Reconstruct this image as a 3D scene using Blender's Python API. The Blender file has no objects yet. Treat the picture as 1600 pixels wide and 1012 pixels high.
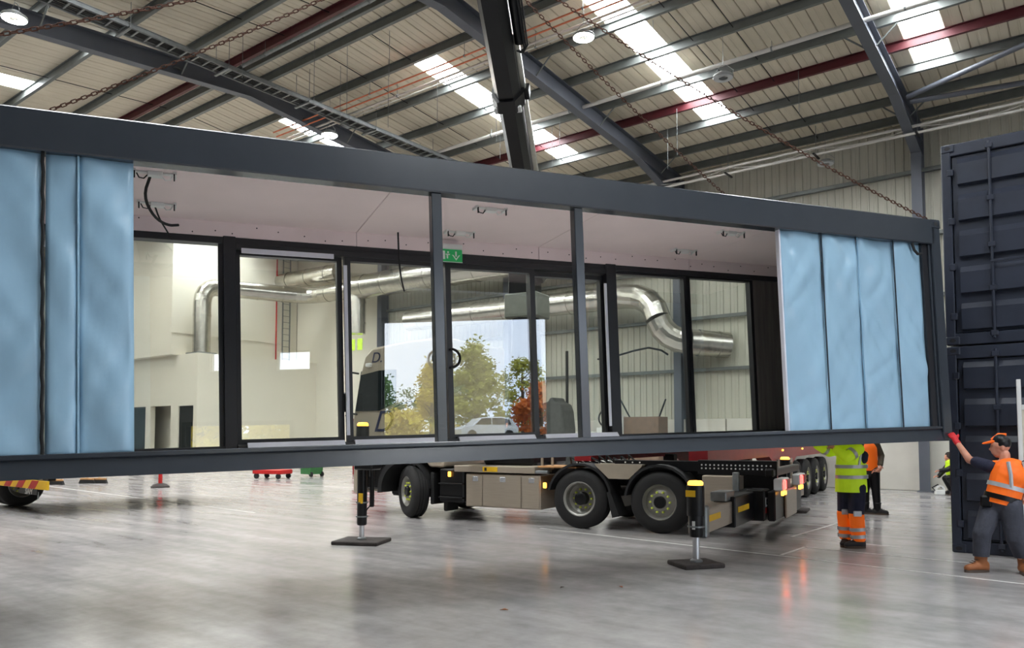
import bpy, bmesh, math, random
from mathutils import Vector, Matrix, noise
random.seed(7)
SC = bpy.context.scene
COL = SC.collection
PI = math.pi
# ------------------------------------------------------------------ camera
cam_d = bpy.data.cameras.new('camera'); cam = bpy.data.objects.new('camera', cam_d); COL.objects.link(cam)
cam.location = (0, 0, 1.62); cam.rotation_euler = (math.radians(93.0), 0, math.radians(37.8))
cam_d.sensor_width = 36; cam_d.lens = 27.0; cam_d.shift_y = 111/1600; cam_d.clip_end = 500; cam_d.clip_start = .05
SC.camera = cam
# ------------------------------------------------------------------ world: bright overcast sky, pale blue between soft clouds
wd = bpy.data.worlds.new('sky'); SC.world = wd; wd.use_nodes = True
nt = wd.node_tree; nt.nodes.clear()
o_ = nt.nodes.new('ShaderNodeOutputWorld'); bg = nt.nodes.new('ShaderNodeBackground')
tc = nt.nodes.new('ShaderNodeTexCoord'); nz = nt.nodes.new('ShaderNodeTexNoise'); cr = nt.nodes.new('ShaderNodeValToRGB')
nz.inputs['Scale'].default_value = 2.6; nz.inputs['Detail'].default_value = 5
cr.color_ramp.elements[0].position = .38; cr.color_ramp.elements[0].color = (.55, .70, 1.0, 1)
cr.color_ramp.elements[1].position = .62; cr.color_ramp.elements[1].color = (.84, .90, 1.0, 1)
nt.links.new(tc.outputs['Generated'], nz.inputs['Vector']); nt.links.new(nz.outputs['Fac'], cr.inputs['Fac'])
nt.links.new(cr.outputs['Color'], bg.inputs['Color']); bg.inputs['Strength'].default_value = 3.3
nt.links.new(bg.outputs[0], o_.inputs[0])
SC.view_settings.view_transform = 'Standard'; SC.view_settings.look = 'None'
SC.view_settings.exposure = 0.82; SC.view_settings.gamma = 1.0; SC.view_settings.use_curve_mapping = False
SKYLIGHT = 17.0      # radiance of the roof lights
LAMP = 185.0
def portal(loc, rot, sx, sy):
    l = bpy.data.lights.new('daylight_portal', 'AREA'); l.shape = 'RECTANGLE'; l.size = sx; l.size_y = sy
    l.cycles.is_portal = True
    o = bpy.data.objects.new('daylight_portal', l); COL.objects.link(o); o.location = loc; o.rotation_euler = rot
portal((12.2, 4.6, 3.3), (0, PI/2, 0), 6.4, 6.2)
portal((12.2, 12.1, .87), (0, PI/2, 0), 1.7, 3.0)
portal((12.2, -4.0, 1.4), (0, PI/2, 0), 2.7, 4.2)
# ------------------------------------------------------------------ helpers
def S(r, g, b):
    f = lambda v: ((v/255+.055)/1.055)**2.4 if v > 10 else v/255/12.92
    return (f(r), f(g), f(b))
MATS = {}
def mat(name, col, rough=.6, metal=0.0, var=.12, scale=6.0, bump=0.0, bscale=40.0, spec=.5, emit=None, estr=0.0, stretch=None, coat=0.0, alpha=None, detail=4):
    if name in MATS: return MATS[name]
    m = bpy.data.materials.new(name); m.use_nodes = True; n = m.node_tree; b = n.nodes['Principled BSDF']
    b.inputs['Roughness'].default_value = rough; b.inputs['Metallic'].default_value = metal
    b.inputs['Specular IOR Level'].default_value = spec; b.inputs['Coat Weight'].default_value = coat
    c = n.nodes.new('ShaderNodeTexCoord'); mp = n.nodes.new('ShaderNodeMapping'); x = n.nodes.new('ShaderNodeTexNoise')
    n.links.new(c.outputs['Object'], mp.inputs['Vector']); n.links.new(mp.outputs[0], x.inputs['Vector'])
    if stretch: mp.inputs['Scale'].default_value = stretch
    x.inputs['Scale'].default_value = scale; x.inputs['Detail'].default_value = detail
    r = n.nodes.new('ShaderNodeValToRGB')
    r.color_ramp.elements[0].position = .3; r.color_ramp.elements[1].position = .7
    r.color_ramp.elements[0].color = (*[v*(1-var) for v in col], 1); r.color_ramp.elements[1].color = (*[min(1, v*(1+var)) for v in col], 1)
    n.links.new(x.outputs['Fac'], r.inputs['Fac']); n.links.new(r.outputs['Color'], b.inputs['Base Color'])
    if bump:
        y = n.nodes.new('ShaderNodeTexNoise'); y.inputs['Scale'].default_value = bscale; y.inputs['Detail'].default_value = 4
        n.links.new(mp.outputs[0], y.inputs['Vector']); bp = n.nodes.new('ShaderNodeBump'); bp.inputs['Strength'].default_value = bump
        bp.inputs['Distance'].default_value = .02
        n.links.new(y.outputs['Fac'], bp.inputs['Height']); n.links.new(bp.outputs[0], b.inputs['Normal'])
    if emit:
        b.inputs['Emission Color'].default_value = (*emit, 1); b.inputs['Emission Strength'].default_value = estr
    MATS[name] = m
    return m
class MB:
    """collects shapes for one mesh object"""
    def __init__(s): s.v = []; s.f = []; s.m = []; s.cur = 0
    def add(s, vs, fs):
        k = len(s.v); s.v += [tuple(p) for p in vs]; s.f += [tuple(k+i for i in f) for f in fs]; s.m += [s.cur]*len(fs)
        return s
    def box(s, x0, x1, y0, y1, z0, z1, M=None):
        vs = [(x, y, z) for z in (z0, z1) for y in (y0, y1) for x in (x0, x1)]
        if M: vs = [M @ Vector(p) for p in vs]
        return s.add(vs, [(0, 2, 3, 1), (4, 5, 7, 6), (0, 1, 5, 4), (2, 6, 7, 3), (0, 4, 6, 2), (1, 3, 7, 5)])
    def cbox(s, x0, x1, y0, y1, z0, z1, c=.01, M=None):
        """box with chamfered vertical-plane edges: all 12 edges via shrunken faces"""
        c = min(c, (x1-x0)*.45, (y1-y0)*.45, (z1-z0)*.45)
        vs = []; idx = {}
        X, Y, Z = (x0, x1), (y0, y1), (z0, z1)
        for i in (0, 1):
            for j in (0, 1):
                for k in (0, 1):
                    sx, sy, sz = (1-2*i)*c, (1-2*j)*c, (1-2*k)*c
                    for a, p in enumerate(((X[i], Y[j]+sy, Z[k]+sz), (X[i]+sx, Y[j], Z[k]+sz), (X[i]+sx, Y[j]+sy, Z[k]))):
                        idx[i, j, k, a] = len(vs); vs.append(p)
        fs = []
        for i in (0, 1):
            q = [idx[i, j, k, 0] for j, k in ((0, 0), (1, 0), (1, 1), (0, 1))]; fs.append(q if i else q[::-1])
            q = [idx[j, i, k, 1] for j, k in ((0, 0), (1, 0), (1, 1), (0, 1))]; fs.append(q[::-1] if i else q)
            q = [idx[j, k, i, 2] for j, k in ((0, 0), (1, 0), (1, 1), (0, 1))]; fs.append(q if i else q[::-1])
        for j in (0, 1):
            for k in (0, 1):
                q = [idx[0, j, k, 1], idx[1, j, k, 1], idx[1, j, k, 2], idx[0, j, k, 2]]; fs.append(q if (j+k) % 2 == 0 else q[::-1])
                q = [idx[j, 0, k, 0], idx[j, 1, k, 0], idx[j, 1, k, 2], idx[j, 0, k, 2]]; fs.append(q[::-1] if (j+k) % 2 == 0 else q)
                q = [idx[j, k, 0, 0], idx[j, k, 1, 0], idx[j, k, 1, 1], idx[j, k, 0, 1]]; fs.append(q if (j+k) % 2 == 0 else q[::-1])
                for i in (0, 1):
                    q = [idx[i, j, k, 0], idx[i, j, k, 1], idx[i, j, k, 2]]; fs.append(q if (i+j+k) % 2 else q[::-1])
        if M: vs = [M @ Vector(p) for p in vs]
        return s.add(vs, fs)
    def tube(s, a, b, r0, r1=None, n=12, caps=True):
        r1 = r0 if r1 is None else r1
        a, b = Vector(a), Vector(b); d = (b-a).normalized()
        u = d.orthogonal().normalized(); w = d.cross(u)
        vs = [a+(u*math.cos(2*PI*i/n)+w*math.sin(2*PI*i/n))*r0 for i in range(n)] + [b+(u*math.cos(2*PI*i/n)+w*math.sin(2*PI*i/n))*r1 for i in range(n)]
        fs = [(i, (i+1) % n, n+(i+1) % n, n+i) for i in range(n)]
        if caps: fs += [tuple(range(n-1, -1, -1)), tuple(range(n, 2*n))]
        return s.add(vs, fs)
    def path(s, pts, r, n=8, caps=True):
        pts = [Vector(p) for p in pts]; rr = r if isinstance(r, (list, tuple)) else [r]*len(pts)
        vs = []; fs = []; u = None
        for i, p in enumerate(pts):
            d = (pts[min(i+1, len(pts)-1)]-pts[max(i-1, 0)]).normalized()
            u = d.orthogonal().normalized() if u is None else (u-d*u.dot(d)).normalized()
            w = d.cross(u)
            vs += [p+(u*math.cos(2*PI*k/n)+w*math.sin(2*PI*k/n))*rr[i] for k in range(n)]
        for i in range(len(pts)-1):
            fs += [(i*n+k, i*n+(k+1) % n, (i+1)*n+(k+1) % n, (i+1)*n+k) for k in range(n)]
        if caps: fs += [tuple(range(n-1, -1, -1)), tuple(range((len(pts)-1)*n, len(pts)*n))]
        return s.add(vs, fs)
    def lathe(s, prof, o=(0, 0, 0), axis='Y', n=32, close=True):
        """prof: (radius, along) pairs turned about an axis through o"""
        vs = []; L = len(prof)
        for i in range(n):
            a = 2*PI*i/n; c, q = math.cos(a), math.sin(a)
            for r, h in prof:
                p = {'X': (h, r*c, r*q), 'Y': (r*c, h, r*q), 'Z': (r*c, r*q, h)}[axis]
                vs.append((p[0]+o[0], p[1]+o[1], p[2]+o[2]))
        fs = []
        for i in range(n):
            j = (i+1) % n
            for k in range(L if close else L-1):
                fs.append((i*L+k, i*L+(k+1) % L, j*L+(k+1) % L, j*L+k))
        return s.add(vs, fs)
    def prism(s, poly, ax, a, b):
        """extrude 2D polygon along axis ax ('X','Y','Z') from a to b"""
        n = len(poly)
        mk = {'X': lambda p, t: (t, p[0], p[1]), 'Y': lambda p, t: (p[0], t, p[1]), 'Z': lambda p, t: (p[0], p[1], t)}[ax]
        vs = [mk(p, a) for p in poly]+[mk(p, b) for p in poly]
        return s.add(vs, [tuple(range(n-1, -1, -1)), tuple(range(n, 2*n))]+[(i, (i+1) % n, n+(i+1) % n, n+i) for i in range(n)])
    def torus(s, c, R, r, axis='Y', a0=0, a1=2*PI, n=20, m=6):
        full = abs(a1-a0-2*PI) < 1e-6
        pts = []
        for i in range(n if full else n+1):
            a = a0+(a1-a0)*i/n; p = (R*math.cos(a), R*math.sin(a))
            pts.append(Vector(c)+Vector({'X': (0, p[0], p[1]), 'Y': (p[0], 0, p[1]), 'Z': (p[0], p[1], 0)}[axis]))
        if full: pts.append(pts[0]); 
        return s.path(pts, r, m, caps=not full)
    def mesh(s, name, mats, smooth=False):
        me = bpy.data.meshes.new(name); me.from_pydata(s.v, [], s.f)
        for m in (mats if isinstance(mats, (list, tuple)) else [mats]): me.materials.append(m)
        if any(s.m): me.polygons.foreach_set('material_index', s.m)
        bm = bmesh.new(); bm.from_mesh(me); bmesh.ops.recalc_face_normals(bm, faces=bm.faces); bm.to_mesh(me); bm.free()
        if smooth:
            me.polygons.foreach_set('use_smooth', [True]*len(me.polygons)); me.set_sharp_from_angle(angle=math.radians(38))
        me.update(); return me
    def build(s, name, mats, parent=None, smooth=False):
        return put(name, s.mesh(name, mats, smooth), parent)
def put(name, me, parent=None, loc=None, rot=None):
    o = bpy.data.objects.new(name, me); COL.objects.link(o)
    if parent: o.parent = parent
    if loc: o.location = loc
    if rot: o.rotation_euler = rot
    return o
def tag(o, label, cat, group=None):
    o['label'] = label; o['category'] = cat
    if group: o['group'] = group
    return o
def thing(name, label, cat, loc=(0, 0, 0), rz=0, group=None):
    o = bpy.data.objects.new(name, None); COL.objects.link(o); o.location = loc; o.rotation_euler = (0, 0, rz)
    o.empty_display_size = .1
    return tag(o, label, cat, group)
def struct(o): o['kind'] = 'structure'; return o
def stuff(o): o['kind'] = 'stuff'; return o
def text_mesh(txt, size, depth=.004, shear=0):
    cu = bpy.data.curves.new('lettering', 'FONT'); cu.body = txt; cu.size = size; cu.extrude = depth/2; cu.align_x = 'CENTER'; cu.align_y = 'CENTER'; cu.shear = shear
    ob = bpy.data.objects.new('tmp', cu); COL.objects.link(ob)
    dg = bpy.context.evaluated_depsgraph_get(); me = bpy.data.meshes.new_from_object(ob.evaluated_get(dg))
    bpy.data.objects.remove(ob); bpy.data.curves.remove(cu); return me
def chaikin(pts, n=2):
    pts = [Vector(p) for p in pts]
    for _ in range(n):
        q = [pts[0]]
        for a, b in zip(pts, pts[1:]): q += [a*.75+b*.25, a*.25+b*.75]
        pts = q+[pts[-1]]
    return pts
# ------------------------------------------------------------------ materials
M_paint = mat('anthracite paint', S(52, 58, 66), .24, var=.05, scale=3, bump=.02, bscale=60, spec=.85)
M_paint_d = mat('anthracite window frame', S(34, 35, 40), .38, var=.06)
M_alu = mat('mill aluminium trim', S(222, 223, 234), .3, 0.0, var=.03)
M_steel = mat('grey painted steel', S(88, 92, 101), .5, var=.06, scale=2)
M_galv = mat('galvanised steel', S(132, 136, 136), .42, .55, var=.16, scale=9)
M_cream = mat('cream roof liner sheet', S(204, 195, 174), .55, var=.05, scale=1.2)
M_clad = mat('pale grey wall cladding', S(186, 184, 170), .5, var=.04, scale=1)
M_dado = mat('white concrete panel', S(206, 202, 192), .75, var=.05, scale=2, bump=.1)
M_plaster = mat('white plaster', S(230, 224, 210), .85, var=.025, scale=.7)
M_maroon = mat('red oxide purlin paint', S(84, 26, 34), .5, var=.12)
M_black = mat('black rubber', S(26, 26, 27), .7, var=.2, bump=.1)
M_blackp = mat('black machine paint', S(15, 15, 17), .34, var=.15, scale=4, spec=.35)
M_chrome = mat('polished cylinder rod', S(214, 216, 220), .26, .85, var=.03)
M_foil = mat('duct foil', S(206, 202, 194), .26, .95, var=.1, scale=3, bump=.35, bscale=9)
M_pink = mat('pink grey plasterboard', S(240, 223, 222), .85, var=.03, scale=1.5)
M_white = mat('white plastic', S(225, 225, 222), .45, var=.03)
M_rust = mat('rusty chain steel', S(88, 54, 38), .65, .35, var=.35, scale=25)
M_red = mat('red paint', S(188, 30, 28), .4, var=.1)
M_yellow = mat('yellow sticker', S(238, 190, 30), .5, var=.05)
M_beige = mat('champagne truck paint', S(176, 164, 146), .3, .25, var=.05, coat=.3)
M_bluec = mat('dark blue container paint', S(44, 49, 62), .36, var=.14, scale=3, bump=.06, bscale=12)
M_wood = mat('plywood', S(176, 130, 82), .7, var=.2, scale=5, stretch=(1, 8, 1))
M_glassd = mat('dark tinted glass', S(24, 30, 32), .06, var=.05, spec=.6)
def glass_mat():
    m = bpy.data.materials.new('coated window glass'); m.use_nodes = True; n = m.node_tree; n.nodes.clear()
    o = n.nodes.new('ShaderNodeOutputMaterial'); t = n.nodes.new('ShaderNodeBsdfTransparent'); g = n.nodes.new('ShaderNodeBsdfGlossy')
    t.inputs['Color'].default_value = (.93, .955, .93, 1); g.inputs['Roughness'].default_value = 0.0; g.inputs['Color'].default_value = (1, 1, 1, 1)
    lw = n.nodes.new('ShaderNodeLayerWeight'); lw.inputs['Blend'].default_value = .5     # Schlick curve, the same from both faces
    pw = n.nodes.new('ShaderNodeMath'); pw.operation = 'POWER'; pw.inputs[1].default_value = 5.0; n.links.new(lw.outputs['Facing'], pw.inputs[0])
    f = n.nodes.new('ShaderNodeMath'); f.operation = 'MULTIPLY_ADD'; f.inputs[1].default_value = .9; f.inputs[2].default_value = .082; n.links.new(pw.outputs[0], f.inputs[0])
    x = n.nodes.new('ShaderNodeMixShader'); n.links.new(f.outputs[0], x.inputs[0]); n.links.new(t.outputs[0], x.inputs[1]); n.links.new(g.outputs[0], x.inputs[2])
    n.links.new(x.outputs[0], o.inputs[0]); return m
M_glass = glass_mat()
# ------------------------------------------------------------------ floor
def floor_mat():
    m = bpy.data.materials.new('polished concrete floor'); m.use_nodes = True; n = m.node_tree; b = n.nodes['Principled BSDF']; L = n.links.new
    c = n.nodes.new('ShaderNodeTexCoord')
    def nz(sc, det, st=(1, 1, 1)):
        mp = n.nodes.new('ShaderNodeMapping'); mp.inputs['Scale'].default_value = st; L(c.outputs['Object'], mp.inputs[0])
        x = n.nodes.new('ShaderNodeTexNoise'); x.inputs['Scale'].default_value = sc; x.inputs['Detail'].default_value = det; x.inputs['Roughness'].default_value = .6
        L(mp.outputs[0], x.inputs['Vector']); return x.outputs['Fac']
    a = nz(.22, 6); d = nz(1.1, 8, (.35, 2.2, 1)); e = nz(5, 8)
    r = n.nodes.new('ShaderNodeValToRGB'); r.color_ramp.elements[0].position = .32; r.color_ramp.elements[1].position = .68
    r.color_ramp.elements[0].color = (*S(162, 159, 159), 1); r.color_ramp.elements[1].color = (*S(186, 182, 180), 1)
    L(a, r.inputs['Fac'])
    r2 = n.nodes.new('ShaderNodeValToRGB'); r2.color_ramp.elements[0].position = .34; r2.color_ramp.elements[1].position = .62
    r2.color_ramp.elements[0].color = (.76, .76, .77, 1); r2.color_ramp.elements[1].color = (1, 1, 1, 1); L(d, r2.inputs['Fac'])
    mx = n.nodes.new('ShaderNodeMix'); mx.data_type = 'RGBA'; mx.blend_type = 'MULTIPLY'; mx.inputs[0].default_value = .8
    L(r.outputs[0], mx.inputs[6]); L(r2.outputs[0], mx.inputs[7])
    mx2 = n.nodes.new('ShaderNodeMix'); mx2.data_type = 'RGBA'; mx2.blend_type = 'OVERLAY'; mx2.inputs[0].default_value = .30
    L(mx.outputs[2], mx2.inputs[6]); L(e, mx2.inputs[7]); L(mx2.outputs[2], b.inputs['Base Color'])
    mr = n.nodes.new('ShaderNodeMapRange'); mr.inputs[1].default_value = .3; mr.inputs[2].default_value = .7; mr.inputs[3].default_value = .13; mr.inputs[4].default_value = .25
    L(d, mr.inputs[0]); L(mr.outputs[0], b.inputs['Roughness']); b.inputs['Specular IOR Level'].default_value = .6
    bp = n.nodes.new('ShaderNodeBump'); bp.inputs['Strength'].default_value = .03; bp.inputs['Distance'].default_value = .01
    L(d, bp.inputs['Height']); L(bp.outputs[0], b.inputs['Normal'])
    return m
XL, XR, YN, YF = -44.0, 12.0, -14.0, 25.3
floor = struct(MB().box(XL-.4, XR+.4, YN-.4, YF+.4, -.3, 0).build('floor', floor_mat()))
M_line = mat('worn white floor paint', S(198, 196, 192), .6, var=.18, scale=14)
def floor_line(a, b, w=.045):
    a, b = Vector((*a, 0)), Vector((*b, 0)); d = (b-a).normalized(); q = Vector((-d.y, d.x, 0))*w/2
    MB().add([a-q, b-q, b+q, a+q]+[p+Vector((0, 0, .0025)) for p in (a-q, b-q, b+q, a+q)], [(3, 2, 1, 0), (4, 5, 6, 7), (0, 1, 5, 4), (1, 2, 6, 5), (2, 3, 7, 6), (3, 0, 4, 7)]).build('painted_line', M_line, floor)
for a, b in (((-7.9, 10.99), (-.3, 10.07)), ((-4.06, 12.5), (-4.0, 15.4)), ((-3.56, 10.55), (-3.54, 11.5)), ((-3.5, 11.47), (-1.4, 11.36)), ((-4.07, 12.52), (-2.4, 12.3)), ((-12.5, 16.4), (-27, 15.1)), ((-14.2, 9.5), (-30, 10.6))):
    floor_line(a, b)
# ------------------------------------------------------------------ roof: ridge at y=12.6, slopes of .09
RY, Z0, SL = 12.6, 11.45, .09
def zb(y): return Z0-SL*abs(y-RY)          # underside of the rafters
def strip(x0, x1, ya, yb, o0, o1):         # box that follows the slope between ya and yb (same side of the ridge)
    vs = [(x, y, zb(y)+o) for o in (o0, o1) for y in (ya, yb) for x in (x0, x1)]
    return vs, [(0, 2, 3, 1), (4, 5, 7, 6), (0, 1, 5, 4), (2, 6, 7, 3), (0, 4, 6, 2), (1, 3, 7, 5)]
m = MB(); m.add(*strip(XL-.3, XR+.3, RY, YF+.5, .80, .95)); m.add(*strip(XL-.3, XR+.3, YN-.5, RY, .80, .95))
ceiling = struct(m.build('ceiling', M_cream))
SW = .42
M_sky = mat('translucent roof light', S(235, 240, 245), .4, var=.02, emit=(.93, .97, 1.0), estr=SKYLIGHT)
M_seam = mat('dark seam sealant', S(92, 84, 72), .8)
def sheet_mesh(ya, yb, w, mt):
    m = MB()
    g = .010; lip = .028
    sec = [(g, .012), (g+.02, 0), (w*.5-.03, 0), (w*.5-.02, .006), (w*.5+.02, .006), (w*.5+.03, 0), (w-g-.02, 0), (w-g, .012), (w-g, .05), (g, .05)]
    n = len(sec)
    vs = [(x, ya, zb(ya)+.735+z) for x, z in sec]+[(x, yb, zb(yb)+.735+z) for x, z in sec]
    m.add(vs, [tuple(range(n)), tuple(range(2*n-1, n-1, -1))]+[(i, n+i, n+(i+1) % n, (i+1) % n) for i in range(n)])
    return m.mesh('roof_sheet', mt)
far_full = sheet_mesh(RY, YF+.2, SW, M_cream); near_full = sheet_mesh(YN-.2, RY, SW, M_cream)
far_a, far_s, far_b = sheet_mesh(RY, 14.9, SW, M_cream), sheet_mesh(14.9, 22.0, SW, M_sky), sheet_mesh(22.0, YF+.2, SW, M_cream)
near_a, near_s, near_b = sheet_mesh(9.0, RY, SW, M_cream), sheet_mesh(1.5, 9.0, SW, M_sky), sheet_mesh(YN-.2, 1.5, SW, M_cream)
lights_far = [-41.0, -32.6, -26.8, -21.35, -15.2, -9.66, -3.88, 2.0, 7.8]
lights_near = [-38.6, -32.0, -25.1, -21.0, -15.2, -9.66, -3.88, 2.0, 7.8]
nsh = int((XR-XL)/SW)+1
def hit(x, L): return any(-.21 <= x-l < 2*SW-.21 for l in L)
for i in range(nsh):
    x = XL+i*SW
    for me in ((far_a, far_s, far_b) if hit(x, lights_far) else (far_full,)): put('roof_light' if me is far_s else 'roof_sheet', me, ceiling, (x, 0, 0))
    for me in ((near_a, near_s, near_b) if hit(x, lights_near) else (near_full,)): put('roof_light' if me is near_s else 'roof_sheet', me, ceiling, (x, 0, 0))
# purlins: Z sections along x
def purlin(y, mt):
    m = MB(); z = zb(y)+.5
    poly = [(y-.04, z), (y+.055, z), (y+.055, z+.02), (y+.012, z+.02), (y+.012, z+.235), (y-.055, z+.235), (y-.055, z+.215), (y-.008, z+.215), (y-.008, z+.03), (y-.04, z+.03)]
    m.prism(poly, 'X', XL, XR); return m.build('purlin', mt, ceiling)
M_purl = mat('dark galvanised purlin', S(110, 114, 112), .45, .35, var=.12, scale=3)
for y in (24.7, 23.45, 22.0, 19.46, 17.8, 16.2, 14.55, 12.95, 12.2, 10.5, 8.75, 7.0, 5.2, 3.4, 1.6, -.2, -2, -3.8, -5.6, -7.4, -9.2, -11, -13): purlin(y, M_purl)
for y in (20.73, 11.75): purlin(y, M_maroon)
# sag bars
for x in (-.9, -6.95, -8.0, -14.8, -16.6, -23.4, -30.6):
    m = MB(); pr = [24.7, 22, 19.46, 16.2, 12.95]
    for a, b in zip(pr, pr[1:]): m.tube((x, a, zb(a)+.62), (x, b, zb(b)+.62), .012, n=6)
    m.tube((x, 12.2, zb(12.2)+.62), (x, 1.6, zb(1.6)+.62), .012, n=6)
    m.build('sag_bar', M_blackp, ceiling)
COLX = (11.1, 3.45, -4.2, -11.85, -19.5, -27.15, -34.8, -42.4)
def ibeam_y(name, x, ya, yb, dep, fl=.26, parent=None, mt=None, fn=None, haunch=None):
    m = MB()
    m.add(*strip(x-fl/2, x+fl/2, ya, yb, 0, .022)); m.add(*strip(x-fl/2, x+fl/2, ya, yb, dep-.022, dep)); m.add(*strip(x-.012, x+.012, ya, yb, .02, dep-.02))
    if haunch:
        y0, y1, dz = haunch
        vs = []
        for o in (0, .025):
            for y, zz in ((y0, 0), (y1, -dz)):
                for xx in (x-fl/2, x+fl/2): vs.append((xx, y, zb(y)+zz+o))
        m.add(vs, [(0, 2, 3, 1), (4, 5, 7, 6), (0, 1, 5, 4), (2, 6, 7, 3), (0, 4, 6, 2), (1, 3, 7, 5)])
        m.prism([(y0, zb(y0)+.01), (y1, zb(y1)-dz+.01), (y1, zb(y1)+.01)], 'X', x-.012, x+.012)
    return m.build(name, mt or M_steel, parent)
for x in COLX:
    ibeam_y('rafter', x, RY, 25.1, .5, parent=ceiling, haunch=(21.9, 25.0, .5))
    ibeam_y('rafter', x, -13.9, RY, .5, parent=ceiling, haunch=(-10.5, -13.8, .5))
    m = MB()
    for y in (10.4, 14.6): m.prism([(x-.13, zb(12.6)-.02), (x+.13, zb(12.6)-.02), (x+.13, zb(12.6)), (x-.13, zb(12.6))], 'Y', y-.1, y+.1)
    for y in (23.45, 19.46, 16.2, 10.5, 7.0):   # knee stays
        m.tube((x-.1, y, zb(y)+.06), (x-.62, y, zb(y)+.52), .022, n=6); m.tube((x+.1, y, zb(y)+.06), (x+.62, y, zb(y)+.52), .022, n=6)
    m.build('knee_brace', M_purl, ceiling)
# wind bracing tubes in the bay above the containers
m = MB(); m.tube((-4.0, 22.6, 10.75), (3.4, 19.6, 11.1), .07, n=12); m.build('wind_brace', M_steel, ceiling, True)
m = MB(); m.tube((-4.0, 22.9, 10.72), (3.4, 24.2, 10.62), .07, n=12); m.build('wind_brace', M_steel, ceiling, True)
# ------------------------------------------------------------------ long wall behind (y = 25.3)
ZD = 2.2
wall_back = struct(MB().box(XL-.3, XR+.3, YF+.06, YF+.4, 0, 11.2).build('wall_back', M_clad))
m = MB(); sec = [(0, 0), (.06, 0), (.075, .028), (.115, .028), (.13, 0), (.31, 0), (.325, .028), (.365, .028), (.38, 0), (.495, 0), (.495, .06), (0, .06)]
m.prism([(x, YF+.03-d if d < .05 else YF+.06) for x, d in sec], 'Z', ZD, 11.0)
shm = m.mesh('cladding_sheet', M_clad)
for i in range(int(46/.5)): put('cladding_sheet', shm, wall_back, (XR-.5-i*.5, 0, 0))
dm = MB().cbox(0, 3.78, YF-.14, YF+.06, 0, ZD-.01, .015).mesh('dado_panel', M_dado)
for i in range(12): put('dado_panel', dm, wall_back, (XR-3.8-i*3.82+.63, 0, 0))
put('plaster_panel', MB().cbox(-33.88, -27.35, 25.05, YF+.05, 0, 10.9, .01).mesh('plaster_panel', M_plaster), wall_back)
for z in (3.85, 5.67, 7.5, 9.42):
    m = MB(); m.prism([(YF-.16, z), (YF, z), (YF, z+.016), (YF-.14, z+.016), (YF-.14, z+.11), (YF-.16, z+.11)], 'X', -27.3, XR); m.build('girt', M_purl, wall_back)
for x in COLX:
    m = MB(); z1 = zb(24.9)+.4
    m.box(x-.14, x+.14, 24.72, 24.742, 0, z1); m.box(x-.14, x+.14, 25.17, 25.19, 0, z1); m.box(x-.011, x+.011, 24.74, 25.17, 0, z1)
    m.box(x-.2, x+.2, 24.65, 25.2, 0, .03)
    m.build('column', M_steel, wall_back)
M_litw = mat('daylit window', S(150, 180, 60), .3, var=.5, scale=8, emit=S(176, 206, 70), estr=.8)
for x in (-29.4, -28.85): put('lit_window', MB().cbox(x-.16, x+.16, 25.0, 25.06, 5.8, 6.35, .008).mesh('lit_window', M_litw), wall_back)
for x in (-8.0, -23.3):    # door leaves in the dado line
    m = MB(); m.cbox(x-.46, x+.46, YF-.2, YF-.14, .02, 2.05, .01); d = m.build('door_leaf', M_dado, wall_back)
# ------------------------------------------------------------------ gable with the open vehicle door (x = 12)
M_gable = mat('grey gable lining', S(120, 120, 116), .6, var=.05)
m = MB(); gx0, gx1 = XR, XR+.35
def gbox(y0, y1, z0, z1): m.box(gx0, gx1, y0, y1, z0, z1)
gbox(7.7, 10.6, 0, 12); gbox(10.6, 13.6, 1.75, 12); gbox(13.6, YF+.4, 0, 12); gbox(1.5, 7.7, 6.55, 12); gbox(-1.25, 1.5, 0, 12); gbox(-2.56, -1.25, 5.55, 12); gbox(-2.56, -1.25, 2.75, 4.8)
gbox(-2.0, -1.25, 0, 2.75); gbox(-4.5, -2.56, 2.75, 12); gbox(-5.2, -4.5, 5.55, 12); gbox(-5.2, -4.5, 2.75, 4.8)
gbox(-6.1, -5.2, 2.75, 12); gbox(YN-.4, -6.1, 0, 12)
wall_right = struct(m.build('wall_right', M_gable))
for k, (y0, y1, z0, z1) in enumerate(((1.5, 7.7, 0, 6.55), (-6.1, -2.0, 0, 2.75), (10.6, 13.6, 0, 1.75))):
    m = MB(); m.box(gx0-.05, gx1+.05, y0-.14, y0, 0, z1); m.box(gx0-.05, gx1+.05, y1, y1+.14, 0, z1); m.box(gx0-.05, gx1+.05, y0-.14, y1+.14, z1, z1+.14)
    m.build('door_frame', M_blackp, wall_right)
for k, (y0, y1) in enumerate(((-2.56, -1.25), (-5.2, -4.5))):
    m = MB(); m.box(gx0+.1, gx0+.16, y0, y0+.05, 4.8, 5.55); m.box(gx0+.1, gx0+.16, y1-.05, y1, 4.8, 5.55); m.box(gx0+.1, gx0+.16, y0, y1, 4.8, 4.85); m.box(gx0+.1, gx0+.16, y0, y1, 5.5, 5.55)
    m.build('window_frame', M_white, wall_right)
struct(MB().box(XL-.4, XL, YN-.4, YF+.4, 0, 12.2).build('wall_left', M_gable))
struct(MB().box(XL-.4, XR+.4, YN-.4, YN, 0, 10.8).build('wall_front', M_gable))
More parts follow.
